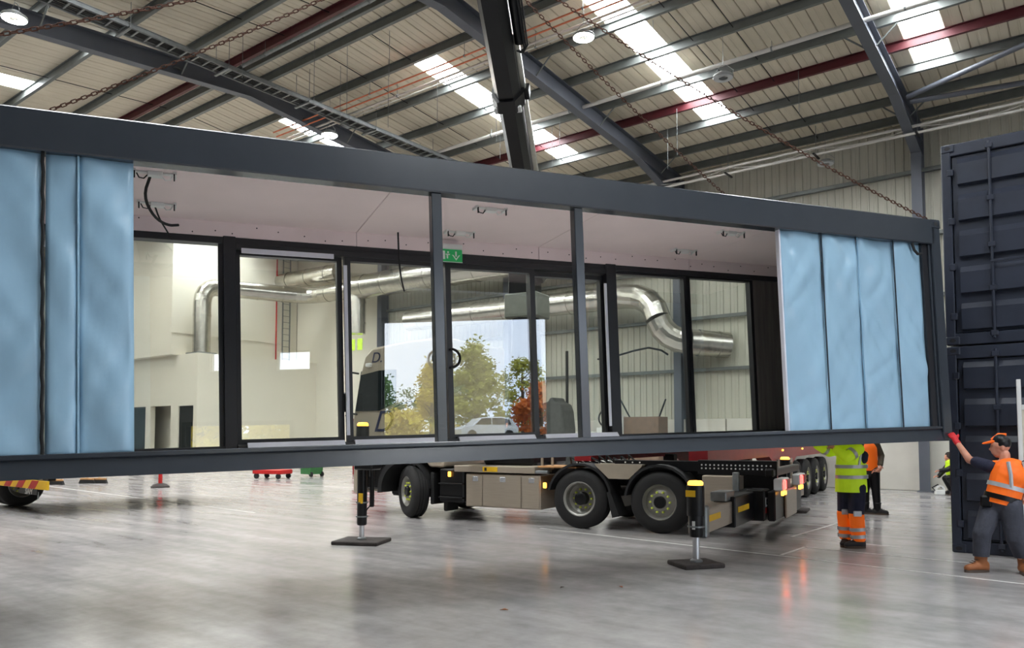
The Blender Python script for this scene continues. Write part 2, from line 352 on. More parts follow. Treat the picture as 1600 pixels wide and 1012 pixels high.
# ------------------------------------------------------------------ office block in the far corner
off = thing('office_block', 'white plastered office block in the far left corner of the hall', 'office', (-38, 18.5, 0))
def W2(root, m, name, mt, smooth=False):     # mesh given in world coordinates, parented to root (unrotated)
    l = root.location; m.v = [(a-l.x, b-l.y, c-l.z) for a, b, c in m.v]; return m.build(name, mt, root, smooth)
m = MB()
m.box(-43.9, -38.4, 18.5, 18.75, 0, 5.3); m.box(-38.4, -36.8, 18.5, 18.75, 3.0, 5.3); m.box(-36.8, -36.35, 18.5, 18.75, 0, 5.3); m.box(-36.35, -34.45, 18.5, 18.75, 3.0, 5.3)
m.box(-34.45, -33.77, 18.5, 18.75, 0, 5.3); m.box(-33.77, -32.5, 18.5, 18.75, 2.97, 5.3); m.box(-33.77, -32.5, 18.5, 18.75, 0, 1.0); m.box(-32.5, -32.2, 18.5, 18.75, 0, 5.3)
W2(off, m, 'front_wall', M_plaster)
W2(off, MB().box(-32.45, -32.2, 18.75, 25.1, 0, 5.3), 'side_wall', M_plaster)
W2(off, MB().box(-43.9, -32.2, 18.5, 25.1, 5.3, 5.34), 'flat_roof', M_plaster)
m = MB(); m.prism([(18.15, 5.34), (25.04, 5.34), (25.04, 10.95), (18.15, 11.6)], 'X', -43.9, -33.9); W2(off, m, 'upper_storey', M_plaster)
m = MB(); m.box(-33.95, -33.86, 18.1, 25.1, 6.35, 6.42); W2(off, m, 'wall_ledge', M_plaster)
W2(off, MB().box(-43.9, -32.45, 19.5, 19.6, 0, 5.3), 'inner_wall', M_plaster)
def framed(name, x0, x1, z0, z1, y, glass):
    m = MB(); 
    m.box(x0, x0+.06, y, y+.08, z0, z1); m.box(x1-.06, x1, y, y+.08, z0, z1); m.box(x0, x1, y, y+.08, z0, z0+.06); m.box(x0, x1, y, y+.08, z1-.06, z1)
    f = W2(off, m, name, M_paint_d)
    g = MB().box(x0+.06, x1-.06, y+.03, y+.05, z0+.06, z1-.06); g.v = [(a+38, b-18.5, c) for a, b, c in g.v]
    g.build('pane', glass, f)
framed('glazed_door', -38.4, -36.8, 0.02, 3.0, 18.55, M_glassd)
framed('window', -33.77, -32.5, 1.0, 2.97, 18.55, M_glassd)
# ladder and red pipe on the side of the block
lad = thing('wall_ladder', 'grey vertical access ladder fixed to the white office wall', 'ladder', (-33.8, 24.3, 5.34))
m = MB()
for y in (-.22, .22):
    W_ = MB().box(-.02, .03, y-.025, y+.025, 0, 5.9).build('stile', M_galv, lad)
rm = MB().tube((0, -.22, 0), (0, .22, 0), .014, n=6).mesh('rung', M_galv)
for k in range(18): put('rung', rm, lad, (0.01, 0, .25+k*.32))
tag(MB().tube((-33.8, 23.7, 5.34), (-33.8, 23.7, 11.0), .035, n=10).build('red_pipe', M_red), 'thin red vertical pipe on the white wall beside the ladder', 'pipe')
tag(MB().tube((-33.78, 20.6, 5.34), (-33.78, 20.6, 8.2), .03, n=8).build('grey_conduit', M_galv), 'short grey conduit on the white wall under the silver duct', 'conduit')
# ------------------------------------------------------------------ foil ducts
def arc3(a, b, c, n=6):   # quadratic corner a-b-c
    a, b, c = Vector(a), Vector(b), Vector(c)
    return [a*(1-t)**2+b*2*t*(1-t)+c*t*t for t in [i/n for i in range(n+1)]]
def duct(label, runs, r, bands=1.3, end_flange=None):
    root = thing('ventilation_duct', label, 'duct', tuple(runs[0][0]))
    o = Vector(runs[0][0]); k = 0
    for kind, pts in [(q[2], q[:2]) if q[2] == 'run' else ('elbow', q[3]) for q in runs]:
        if kind == 'run':
            a, b = Vector(pts[0])-o, Vector(pts[1])-o
            MB().tube(a, b, r, n=24, caps=True).build('duct_section', M_foil, root, True)
            L = (b-a).length; nb = max(1, int(L/bands))
            for i in range(nb+1):
                p = a+(b-a)*((i+.5)/(nb+1)); d = (b-a).normalized()
                MB().tube(p-d*.04, p+d*.04, r+.02, n=24).build('joint_band', M_foil, root, True)
        else:
            ps = [Vector(p)-o for p in pts]
            MB().path(ps, r, 20).build('elbow', M_foil, root, False)
    return root
A1 = (-33.05, 19.15, 5.34); z1 = 8.55
d1 = duct('silver foil duct rising from the office roof and turning along the wall', [
    (A1, (-33.05, 19.15, 7.8), 'run'), (A1, A1, 'e', arc3((-33.05, 19.15, 7.8), (-33.0, 19.15, z1), (-32.9, 19.9, z1), 5)),
    ((-32.9, 19.9, z1), (-31.6, 23.2, z1), 'run'), (A1, A1, 'e', arc3((-31.6, 23.2, z1), (-31.3, 23.9, z1), (-30.4, 23.95, z1), 4)),
    ((-30.4, 23.95, z1), (-27.6, 24.0, z1), 'run')], .4)
MB().cbox(-.5, .5, -.5, .5, 0, .09, .02).build('base_flange', M_galv, d1)
duct('fat silver foil duct running along the back wall below the roof', [((-27.9, 24.0, 8.6), (-14.2, 23.9, 8.45), 'run')], .56, 1.5)
d2 = duct('silver foil duct bending down into the back wall', [((-24.6, 24.2, 6.72), (-13.6, 24.2, 6.62), 'run'),
    (A1, A1, 'e', arc3((-13.6, 24.2, 6.62), (-12.4, 24.1, 6.55), (-12.15, 23.9, 5.6), 4)), (A1, A1, 'e', arc3((-12.15, 23.9, 5.6), (-11.9, 23.95, 4.85), (-11.2, 24.3, 4.8), 4)), ((-11.2, 24.3, 4.8), (-10.2, 25.25, 4.7), 'run')], .44, 1.6)
duct('short vertical duct stub dropping from the fat silver duct', [((-27.9, 24.0, 8.4), (-27.9, 24.0, 6.4), 'run')], .42, 2.5)
duct('short silver duct stub entering the white wall above the bend', [((-33.85, 24.0, 9.6), (-29.4, 24.1, 9.55), 'run')], .42, 1.6)
# ------------------------------------------------------------------ services under the roof
M_lampbody = mat('lamp housing', S(150, 152, 150), .4, .4)
M_lamp_on = mat('lit lamp ring', S(255, 255, 245), .4, emit=(1, .91, .77), estr=LAMP)
M_lamp_off = mat('unlit lamp lens', S(186, 190, 192), .3)
def lamp(x, y, z, on, label, ztop):
    r = thing('high_bay_lamp', label, 'lamp', (x, y, z), group='ring lamps under the roof')
    MB().lathe([(.05, .0), (.13, .02), (.14, .10), (.04, .12)], axis='Z', n=20).build('driver_housing', M_lampbody, r, True)
    MB().lathe([(.105, -.035), (.235, -.035), (.25, .0), (.235, .03), (.105, .03)], axis='Z', n=28).build('housing_ring', M_lampbody, r, True)
    MB().lathe([(.11, -.043), (.228, -.043), (.228, -.034), (.11, -.034)], axis='Z', n=28).build('light_ring', M_lamp_on if on else M_lamp_off, r, True)
    m = MB()
    for a in (0, PI): m.path([(.24*math.cos(a), .24*math.sin(a), 0), (.26*math.cos(a), 0, .1), (.1*math.cos(a), 0, .26), (0, 0, .3)], .008, 6)
    m.build('bracket', M_lampbody, r); MB().tube((0, 0, .3), (0, 0, ztop-z), .005, n=5).build('suspension_wire', M_galv, r)
lamp(-17.6, 5.9, 10.25, 1, 'lit ring lamp in the top left corner under the dark rafter', zb(5.9)+.5)
lamp(-18.25, 14.56, 10.67, 1, 'lit ring lamp hanging low just above the blue and grey module roof', zb(14.56)+.5)
lamp(-9.14, 14.44, 10.68, 1, 'lit yellowish ring lamp beside the crane boom', zb(14.44)+.5)
lamp(-7.18, 17.7, 10.39, 0, 'unlit grey ring lamp below the red purlin', zb(17.7)+.5)
lamp(-26, 14.5, 10.6, 1, 'added unseen ring lamp high over the floor before the office block', zb(14.5)+.5); lamp(-34, 14.5, 10.6, 1, 'added unseen ring lamp high in front of the office doors', zb(14.5)+.5)  # unseen lamps added to brighten the office walls on the left
lamp(-26, 6, 10.2, 1, 'added unseen ring lamp over the chevron lorry', zb(6)+.5); lamp(-34, 6, 10.2, 1, 'added unseen ring lamp furthest left near the end wall', zb(6)+.5)  # two more out-of-view lamps, added as fill for the left side
lamp(-6.5, 23.86, 9.84, 0, 'unlit ring lamp near the back wall cladding', zb(23.86)+.5)
# ladder tray along y
TX, TZ = -17.75, 11.0
tr_ = thing('cable_ladder', 'long galvanised cable ladder hanging beside the left rafter', 'cable tray', (TX, 2, TZ))
for sx in (-.22, .22):
    m = MB(); m.box(sx-.012, sx+.012, 0, 22.5, 0, .11); m.box(sx-.03, sx+.03, 0, 22.5, 0, .012); m.box(sx-.03, sx+.03, 0, 22.5, .1, .112); m.build('side_rail', M_galv, tr_)
rm = MB().box(-.21, .21, -.02, .02, .015, .045).mesh('rung', M_galv)
for k in range(75): put('rung', rm, tr_, (0, .15+k*.3, 0))
br = MB().box(-.34, .34, -.035, .035, -.05, -.005).mesh('support_bracket', M_galv)
for k in range(9):
    y = 1.2+k*2.5; put('support_bracket', br, tr_, (0, y, 0))
    for sx in (-.3, .3): MB().tube((sx, y, -.05), (sx, y, zb(2+y)+.52-TZ), .008, n=5).build('threaded_rod', M_galv, tr_)
cb = MB()
for k in range(5): cb.path([(-.15+.07*k+.012*math.sin(j*1.7+k), j*1.5, .06) for j in range(16)], .017, 6)
cb.build('cable_bundle', M_black, tr_)
# pipes along x
def xpipe(label, name, y, z, r, x0, x1, mt, cat, step=3.0):
    root = thing(name, label, cat, (x0, y, z))
    MB().tube((0, 0, 0), (x1-x0, 0, 0), r, n=10).build('pipe_run', mt, root, True)
    k = 1.0
    while k < x1-x0:
        MB().tube((k, 0, 0), (k, 0, zb(y)+.5-z), .007, n=5).build('hanger_rod', M_galv, root)
        MB().tube((k-.02, 0, 0), (k+.02, 0, 0), r+.012, n=10).build('clip', M_galv, root); k += step
M_orange = mat('orange pipe paint', S(214, 122, 84), .5)
M_wpipe = mat('white pipe paint', S(206, 202, 196), .45, var=.04)
xpipe('white pipe slung under the purlins across the roof', 'white_pipe', 18.65, 11.2, .055, -19.3, 11, M_wpipe, 'pipe')
xpipe('upper of two thin orange pipes crossing under the roof', 'orange_pipe', 14.5, 11.38, .022, -21, 6, M_orange, 'pipe', 3.6)
xpipe('lower of two thin orange pipes crossing under the roof', 'orange_pipe', 14.62, 11.28, .022, -21, 6, M_orange, 'pipe', 9)
xpipe('pale conduit beside the orange pipes under the roof', 'pale_conduit', 15.0, 11.33, .032, -21, 4, M_wpipe, 'conduit', 4.2)
xpipe('second pale conduit just behind the first', 'pale_conduit', 15.14, 11.3, .02, -21, 4, M_wpipe, 'conduit', 9)
xpipe('grey pipe slung below the purlins near the ridge', 'grey_pipe', 11.45, 11.5, .05, -18, 4, M_galv, 'pipe', 4)
# lighting trunking along the back wall
tk = thing('lighting_trunking', 'twin rail lighting trunking hung along the back wall', 'trunking', (-19, 23.6, 10.08))
for z, y in ((.2, 0), (0, .02)): MB().cbox(0, 30, y-.035, y+.035, z-.03, z+.03, .008).build('rail', M_wpipe, tk)
for k in range(11):
    x = 1.3+k*2.75
    MB().tube((x, 0, 0), (x, 0, zb(23.6)+.5-10.08), .009, n=5).build('hanger_rod', M_galv, tk)
    MB().box(x-.03, x+.03, -.28, .3, -.07, -.035).build('cross_arm', M_blackp, tk)
    MB().path([(x, 0, .17), (x+.7, 0, .06), (x+1.4, 0, .03), (x+2.1, 0, .07), (x+2.75, 0, .17)], .011, 6).build('loose_cable', M_wpipe, tk)
# fine droppers (sprinkler and lamp wires) hanging below the roof in the middle bays
for k, (x, y, l) in enumerate([(-17.0, 10.8, 1.2), (-16.2, 12.4, 1.7), (-15.6, 13.0, 1.9), (-16.6, 13.6, 1.5), (-15.2, 14.1, 1.9), (-14.2, 13.2, 1.2), (-14.6, 15.4, 1.5), (-13.6, 16.8, 1.6), (-13.1, 16.9, 1.7), (-14.1, 17.6, 1.7), (-12.9, 19.0, 1.5), (-13.6, 19.6, 1.4), (-8.4, 16.4, 1.0), (-6.2, 20.4, 1.2), (-9.8, 20.6, 1.4), (-10.6, 21.6, 1.3)]):
    tag(MB().tube((x, y, zb(y)+.55), (x, y, zb(y)+.55-l), .007, n=5).build('suspension_rod', M_galv), 'thin pale suspension rod hanging from the roof purlins', 'rod', 'suspension rods hanging from the roof')
# ------------------------------------------------------------------ the lifted module
Rm = Matrix(((.4773, -.8784, -.0277), (.8784, .4776, -.0154), (.0268, -.0170, .9995)))
MPOS = Vector((-1.593, 11.393, 1.557))
cx_, cy_, cz_ = [Rm.col[i].normalized() for i in range(3)]; cy_ = (cy_-cx_*cy_.dot(cx_)).normalized(); cz_ = cx_.cross(cy_)
MM = Matrix(((cx_.x, cy_.x, cz_.x, MPOS.x), (cx_.y, cy_.y, cz_.y, MPOS.y), (cx_.z, cy_.z, cz_.z, MPOS.z), (0, 0, 0, 1)))
mod = thing('modular_building', 'long anthracite steel framed room module hanging from the crane chains', 'module'); mod.matrix_world = MM
LN, DP, HT = -12.19, 2.44, 2.896
def P(m, name, mt=M_paint, smooth=False, parent=None): return m.build(name, mt, parent or mod, smooth)
# frame
for y0, y1, nm in ((0, .16, 'top_rail'), (DP-.16, DP, 'top_rail')):
    P(MB().cbox(LN+.1, -.1, y0, y1, 2.565, HT, .012), nm)
for y0, y1 in ((0, .14), (DP-.14, DP)):
    m = MB(); m.prism([(y0, 0), (y1, 0), (y1, .155), (y0+.055, .155), (y0+.045, .15)] if y0 == 0 else [(y0, 0), (y1, 0), (y1, .155), (y0, .155)], 'X', LN+.1, -.1)
    P(m, 'bottom_rail')
P(MB().cbox(LN+.1, -.1, .02, .05, .150, .19, .006), 'rail_lip')
for x0, x1 in ((LN, LN+.16), (-.16, 0)):
    for y0, y1 in ((0, .16), (DP-.16, DP)): P(MB().cbox(x0, x1, y0, y1, .1, HT-.1, .01), 'corner_post')
    P(MB().cbox(x0, x1, .1, DP-.1, 2.6, HT-.02, .01), 'end_rail'); P(MB().cbox(x0, x1, .1, DP-.1, 0, .15, .01), 'end_rail')
def casting(x, y, z):
    m = MB(); m.cbox(x-.089, x+.089, y-.081, y+.081, z-.06, z+.06, .012); o = P(m, 'corner_casting')
    for dy in (-.0835,):
        h = MB(); pts = [(.038*math.cos(a)*.8, .03*math.sin(a)) for a in [2*PI*i/16 for i in range(16)]]
        h.prism([(x+px, z+pz) for px, pz in pts], 'Y', y-.083, y-.079); P(h, 'slot', M_black, parent=o)
for x in (LN+.08, -.08):
    for y in (.075, DP-.075):
        for z in (.055, HT-.058): casting(x, y, z)
P(MB().cbox(-.30, -.20, .05, .2, .155, 2.565, .008), 'inner_post', M_paint_d); P(MB().cbox(-.20, -.17, .03, .09, .155, 2.565, .006), 'inner_post')
# mullions
for x in (-6.935, -5.395):
    m = MB(); m.cbox(x-.055, x+.045, .03, .13, .155, 2.565, .006); P(m, 'mullion')
# floor, roof, ceiling
P(MB().box(LN+.1, -.1, .14, DP-.14, .05, .16), 'floor_deck', mat('pale floor board', S(220, 214, 208), .5, var=.06))
for i in range(12):
    P(MB().box(LN+.12+i*1.0, LN+.2+i*1.0, .1, DP-.1, .0, .05), 'cross_member')
P(MB().box(LN+.05, -.05, .05, DP-.05, HT-.035, HT-.01), 'roof_skin', M_paint)
for i in range(5):
    x0 = -12.1+i*2.44; P(MB().cbox(x0+.002, min(x0+2.436, -.1), .14, DP-.14, 2.74, 2.765, .004), 'ceiling_board', M_pink)
for i in range(5):
    x0 = -12.1+i*2.44; P(MB().cbox(x0+.002, min(x0+2.436, -.1), 2.26, 2.30, 2.575, 2.745, .004), 'fascia_board', M_pink)
P(MB().box(LN+.1, -.1, .145, .16, 2.6, 2.76), 'front_upstand', M_paint)
# screw heads and nail dots on the fascia
m = MB()
for k in range(46):
    x = -11.6+k*.25+random.uniform(-.05, .05); z = 2.6+random.uniform(0, .12); m.tube((x, 2.262, z), (x, 2.255, z), .008, n=6)
stuff(P(m, 'screw_heads', M_black))
# ---- glazing on the far side
GY = 2.36
def frame_bar(x0, x1, z0, z1, y0=2.29, y1=2.41, mt=M_paint_d, nm='frame_bar'): return P(MB().cbox(x0, x1, y0, y1, z0, z1, .006), nm, mt)
frame_bar(-11.4, -.14, 2.50, 2.58, 2.27, 2.43, nm='frame_head'); frame_bar(-11.4, -.14, .155, .215, 2.25, 2.43, nm='frame_sill')
def window(name, x0, x1, z0, z1, fw, y=GY, fd=.05, fz=None):
    r = bpy.data.objects.new(name, None); COL.objects.link(r); r.parent = mod
    m = MB()
    for a, b, c, d in ((x0-fw, x0, z0-fw, z1+fw), (x1, x1+fw, z0-fw, z1+fw), (x0, x1, z0-(fz or fw), z0), (x0, x1, z1, z1+fw)): m.box(a, b, y-fd, y+fd, c, d)
    P(m, 'sash', M_paint_d, parent=r); P(MB().box(x0-.01, x1+.01, y-.012, y+.012, z0-.01, z1+.01), 'pane', M_glass, parent=r)
    return r
window('fixed_window', -11.02, -9.90, .215, 2.505, .05); window('fixed_window', -9.80, -8.785, .215, 2.505, .05)
frame_bar(-8.735, -8.60, .155, 2.58, 2.24, 2.43, nm='frame_post')
w1 = window('fixed_window', -8.55, -7.45, .285, 2.395, .06, 2.39)
w2 = window('sliding_window', -7.30, -6.225, .285, 2.39, .07, 2.32)
w3 = window('sliding_window', -6.03, -4.92, .275, 2.385, .07, 2.32)
w4 = window('fixed_window', -4.84, -3.81, .24, 2.365, .06, 2.39)
frame_bar(-3.76, -3.60, .155, 2.58, 2.24, 2.43, nm='frame_post')
window('fixed_window', -3.575, -2.415, .21, 2.465, .05); window('fixed_window', -2.305, -1.19, .215, 2.475, .05)
frame_bar(-8.6, -3.7, 2.44, 2.51, 2.25, 2.44, nm='track_head'); frame_bar(-8.6, -3.7, .16, .225, 2.2, 2.44, nm='track_sill')
# bright aluminium edges where the sashes slide
for x0, x1, z0, z1, y in ((-8.54, -7.5, 2.40, 2.455, 2.245), (-7.385, -7.345, .30, 2.33, 2.245), (-3.80, -3.765, .33, 2.30, 2.235)):
    P(MB().box(x0, x1, y, y+.02, z0, z1), 'aluminium_strip', M_alu)
for x0, x1 in ((-8.5, -7.42), (-7.3, -6.2), (-6.0, -4.95), (-4.8, -3.7)):
    P(MB().prism([(2.16, .19), (2.26, .19), (2.26, .245), (2.21, .245)], 'X', x0, x1), 'threshold_strip', M_alu)
for par, x, s in ((w2, -6.19, -1), (w3, -6.065, 1)):
    m = MB(); m.torus((x, 2.225, 1.23), .115, .017, 'Y', (PI/2 if s < 0 else -PI/2), (3*PI/2 if s < 0 else PI/2), 14, 8)
    for z in (1.115, 1.345): m.tube((x, 2.225, z), (x, 2.28, z), .014, n=8)
    P(m, 'pull_handle', M_blackp, True, parent=par)
# dark lining right of the glazing and end wall
M_dark = mat('black breather lining', S(104, 98, 95), .8, var=.2, scale=3, stretch=(6, 6, .4))
P(MB().cbox(-1.13, -.16, 2.3, 2.4, .16, 2.575, .01), 'lining_panel', M_dark); P(MB().cbox(-.22, -.18, .2, 2.3, .16, 2.74, .005), 'lining_panel', M_dark)
P(MB().cbox(-12.1, -11.1, 2.3, 2.4, .16, 2.575, .01), 'lining_panel', M_dark); P(MB().cbox(-12.02, -11.98, .2, 2.3, .16, 2.74, .005), 'lining_panel', M_dark)
# blue breather membrane
M_memb = mat('blue membrane', S(156, 192, 216), .27, var=.05, scale=2.5, bump=.2, bscale=5, spec=.6, stretch=(1, 1, .5))
def membrane(name, x0, x1, y, z0, z1, seed, amp=.034, skew=0.0):
    nx, nzv = max(6, int((x1-x0)/.04)), 60
    vs = []
    for j in range(nzv+1):
        for i in range(nx+1):
            u, v = i/nx, j/nzv
            x = x0+(x1-x0)*u; z = z0+(z1-z0)*v
            p = noise.noise(Vector((x*1.8+seed+z*.9, z*.7, seed)))*amp*1.3+noise.noise(Vector((x*6+z*3.5, z*1.6, seed+5)))*amp*.5
            p += abs(noise.noise(Vector((x*3.0-z*2.2+seed, z*.9+x*1.2, 3+seed))))*amp*1.0
            e = min(1, u*(1-u)*14); xx = x+(1-v)*skew
            vs.append((xx, y-p*(.25+.75*e)-.012*math.sin(PI*u), z))
    fs = [(j*(nx+1)+i, j*(nx+1)+i+1, (j+1)*(nx+1)+i+1, (j+1)*(nx+1)+i) for j in range(nzv) for i in range(nx)]
    me = bpy.data.meshes.new(name); me.from_pydata(vs, [], fs); me.materials.append(M_memb)
    me.polygons.foreach_set('use_smooth', [True]*len(fs)); o = put(name, me, mod)
    s = o.modifiers.new('thickness', 'SOLIDIFY'); s.thickness = .004
    return o
for k, (a, b) in enumerate(((-12.03, -11.4), (-11.4, -10.8), (-10.8, -10.2), (-10.17, -9.94), (-9.94, -9.545))): membrane('membrane_panel', a, b, .09, .165, 2.575, 3+k*7)
for k, (a, b) in enumerate(((-2.685, -2.03), (-2.03, -1.43), (-1.43, -.81), (-.81, -.30))): membrane('membrane_panel', a, b, .09, .16, 2.575, 40+k*9, .042)
P(MB().path([(-10.185+.004*math.sin(k*2.1), .06, .16+k*.0805) for k in range(31)], .014, 6), 'lacing_cord', M_black)
for x in (-9.94, -10.8, -11.4): P(MB().cbox(x-.008, x+.008, .055, .08, .165, 2.57, .003), 'seam_fold', M_memb)
for x in (-2.03, -1.43, -.81): P(MB().cbox(x-.006, x+.006, .055, .075, .16, 2.57, .003), 'seam_strip', M_paint if x != -1.43 else M_memb)
P(MB().cbox(-2.70, -2.675, .06, .12, .16, 2.575, .004), 'edge_batten', M_alu)
P(MB().path([(-.5, .03, 2.56), (-.48, .02, 2.47), (-.42, .02, 2.42), (-.34, .03, 2.43)], .018, 8), 'cable_loop', M_black)
# ceiling connection brackets with cable ends (left by the fitters)
def bracket(x, y, label, n):
    M = MM @ Matrix.Translation((x, y, 2.74))
    r = thing('light_bracket', label, 'bracket', group='light brackets on the module ceiling'); r.matrix_world = M
    MB().cbox(-.06, .07, -.04, .04, -.045, 0, .006).build('junction_box', M_white, r)
    MB().box(-.17, .17, -.022, .022, -.016, -.002).build('cross_plate', M_white, r)
    for sx in (-1, 1):
        MB().box(sx*.17-.015, sx*.17+.015, -.06, .06, -.03, 0).build('end_clip', M_white, r)
        MB().box(sx*.165-.006, sx*.165+.006, -.065, -.05, -.085, -.02).build('spring_tab', M_black, r)
        MB().path([(sx*.05, 0, -.02), (sx*.09, -.01, -.07), (sx*.13, 0, -.06), (sx*.15, 0, -.02)], .006, 6).build('flex', M_white if sx > 0 else M_black, r)
for x, y, l in ((-9.4, .78, 'ceiling light bracket nearest the left blue membrane, front one'), (-9.4, 1.74, 'ceiling light bracket near the left blue membrane, rear one above the window'), (-6.05, .85, 'white ceiling light bracket just right of the centre mullion'),
                (-6.05, 1.85, 'white ceiling light bracket directly above the green exit sign'), (-2.75, .84, 'ceiling light bracket nearest the right blue membrane, front one'), (-2.76, 1.81, 'ceiling light bracket near the right windows, rear one')):
    bracket(x, y, l, 0)
def world_thing(m, name, mt, label, cat, smooth=True):
    o = m.build(name, mt, None, smooth); o.matrix_world = MM; return tag(o, label, cat)
world_thing(MB().path(chaikin([(-9.43, .78, 2.72), (-9.5, .95, 2.56), (-9.42, 1.2, 2.44), (-9.3, 1.4, 2.42), (-9.2, 1.5, 2.46)]), .014, 8), 'power_cable', M_black, 'thick black cable dangling from the ceiling beside the left membrane', 'cable')
world_thing(MB().path(chaikin([(-9.42, 1.74, 2.71), (-9.38, 1.9, 2.62), (-9.3, 2.05, 2.52), (-9.26, 2.1, 2.46)]), .009, 8), 'power_cable', M_black, 'thin black cable trailing down over the leftmost window head', 'cable')
world_thing(MB().path(chaikin([(-6.75, 2.1, 2.74), (-6.74, 2.12, 2.4), (-6.71, 2.16, 2.2), (-6.66, 2.2, 2.04)]), .011, 8), 'power_cable', M_black, 'straight black cable hanging from the ceiling left of the exit sign', 'cable')
# exit sign
M_green = mat('exit sign green', S(20, 132, 70), .35, emit=S(20, 132, 70), estr=.25)
ex = thing('exit_sign', 'green exit sign with white down arrow hung by the centre mullion', 'sign'); ex.matrix_world = MM @ Matrix.Translation((-6.06, 2.19, 2.53))
MB().cbox(-.16, .16, -.015, .015, -.09, .07, .004).build('sign_panel', M_green, ex); MB().cbox(-.16, .16, -.03, .035, .07, .135, .006).build('housing', M_white, ex)
m = MB(); m.box(.065, .085, -.019, -.015, -.02, .045); m.add([(.02, -.019, .0), (.04, -.019, .0), (.075, -.019, -.045), (.11, -.019, .0), (.13, -.019, .0), (.075, -.019, -.07)], [(0, 1, 2, 5), (2, 3, 4, 5)]); m.build('arrow', M_white, ex)
m = MB(); m.box(-.13, -.07, -.019, -.015, -.06, .045); m.box(-.05, -.03, -.019, -.015, -.05, .0); m.box(-.06, -.005, -.019, -.015, -.005, .01); m.tube((-.03, -.019, .03), (-.03, -.015, .03), .013, n=10); m.build('running_figure', M_white, ex)
MB().box(-.16, .16, -.018, -.014, -.095, -.088).build('edge_trim', M_white, ex)
# ------------------------------------------------------------------ chains to the four corners
lk = MB(); pts = []
for i in range(16):
    a = 2*PI*i/16; pts.append(Vector((.0165*math.cos(a)+(.016 if math.cos(a) > 0 else -.016), .0150*math.sin(a), 0)))
lk.path(pts+[pts[0]], .0058, 6, caps=False); lkm = lk.mesh('chain_link', M_rust, True)
HOOK = Vector((-5.66, 6.36, 7.36))
def chain(corner, label):
    end = MM @ Vector(corner); d = end-HOOK; L = d.length; n = int(L/.0535)
    r = thing('lifting_chain', label, 'chain', tuple(HOOK), group='rusty lifting chains')
    q = d.to_track_quat('X', 'Z')
    for i in range(n):
        t = (i+.5)/n; p = d*t+Vector((0, 0, -.16*4*t*(1-t)))
        o = put('chain_link', lkm, r, p); o.rotation_mode = 'QUATERNION'
        o.rotation_quaternion = q @ (Matrix.Rotation(math.radians(45+(90 if i % 2 else 0)), 4, 'X').to_quaternion())
chain((-.08, .08, HT+.01), 'rusty chain down to the near right corner of the module'); chain((-.08, DP-.08, HT+.01), 'rusty chain down to the far right corner, close to the boom')
chain((LN+.08, .08, HT+.01), 'rusty chain crossing the top left lamp, near left corner'); chain((LN+.08, DP-.08, HT+.01), 'rusty chain crossing in front of the cable ladder, far left corner')
hk = thing('crane_hook', 'steel crane hook gathering the four lifting chains', 'hook', tuple(HOOK))
MB().torus((0, 0, .1), .1, .028, 'Y', -PI*.75, PI*.9, 16, 10).build('hook_body', M_blackp, hk, True); MB().tube((0, 0, .2), (0, 0, .62), .05, n=12).build('swivel', M_blackp, hk, True)
# ------------------------------------------------------------------ crane truck
TRZ = math.radians(8.568)
tk = thing('crane_truck', 'champagne six-wheel crane truck on stabiliser legs behind the module', 'truck', (-11.089, 10.763, 0), TRZ)
def T(m, name, mt, smooth=False, parent=None): return m.build(name, mt, parent or tk, smooth)
M_tyre = mat('tyre rubber', S(27, 26, 26), .75, var=.18, scale=8, bump=.1)
M_rim = mat('steel rim', S(150, 148, 142), .4, .5, var=.1)
M_nut = mat('yellow nut pointers', S(212, 222, 90), .5)
M_amber = mat('amber lamp lit', S(255, 160, 30), .3, emit=(1, .42, .05), estr=2.6)
M_redl = mat('red tail lamp lit', S(255, 40, 40), .3, emit=(1, .05, .04), estr=4.5)
R_ = .515
tyre_p = [(.30, 0), (.40, -.012), (.475, .01), (.505, .045), (.515, .06), (.515, .095), (.503, .097), (.503, .108), (.515, .11), (.515, .155), (.503, .157), (.503, .168), (.515, .17), (.515, .21), (.503, .212), (.503, .222), (.515, .225), (.515, .265), (.505, .28), (.475, .31), (.40, .325), (.30, .32)]
def wheel(x, y, kind, rz=0, r=R_, parent=tk, flip=1):
    w = bpy.data.objects.new('wheel', None); COL.objects.link(w); w.parent = parent; w.location = (x, y, r); w.rotation_euler = (0, 0, rz)
    MB().lathe([(a*r/R_, b) for a, b in tyre_p], n=40).build('tyre', M_tyre, w, True)
    if kind == 'flat':     # front / tag axle: disc near the outer face
        MB().lathe([(.305, .02), (.29, .005), (.27, .03), (.255, .085), (.16, .06), (.15, .05), (.0, .05), (.0, .3), (.305, .3)], n=36).build('rim', M_rim, w, True)
        hub = MB().lathe([(.0, -.005), (.085, -.005), (.1, .01), (.105, .06), (.0, .06)], n=24).build('hub_cap', M_blackp, w, True); yn = .03; rn = .168
    else:                  # drive axle: deep dish
        MB().lathe([(.305, .0), (.29, -.004), (.265, .02), (.255, .15), (.2, .19), (.15, .185), (.0, .185), (.0, .3), (.305, .3)], n=36).build('rim', M_rim, w, True)
        MB().lathe([(.0, .03), (.085, .03), (.11, .045), (.115, .18), (.0, .18)], n=24).build('hub_cap', M_blackp, w, True); yn = .155; rn = .165
    hl = MB().prism([(.026*math.cos(a), .034*math.sin(a)) for a in [2*PI*i/10 for i in range(10)]], 'Y', yn+.028, yn+.036).mesh('hand_hole', M_black)
    for i in range(10):
        a = 2*PI*i/10
        o = put('wheel_nut', NUT, w, (rn*math.cos(a), yn, rn*math.sin(a)))
        a += .314; hy = .045 if kind == 'flat' else .005
        put('hand_hole', hl, w, (.222*math.cos(a), hy, .222*math.sin(a)), (0, -a, 0))
    return w
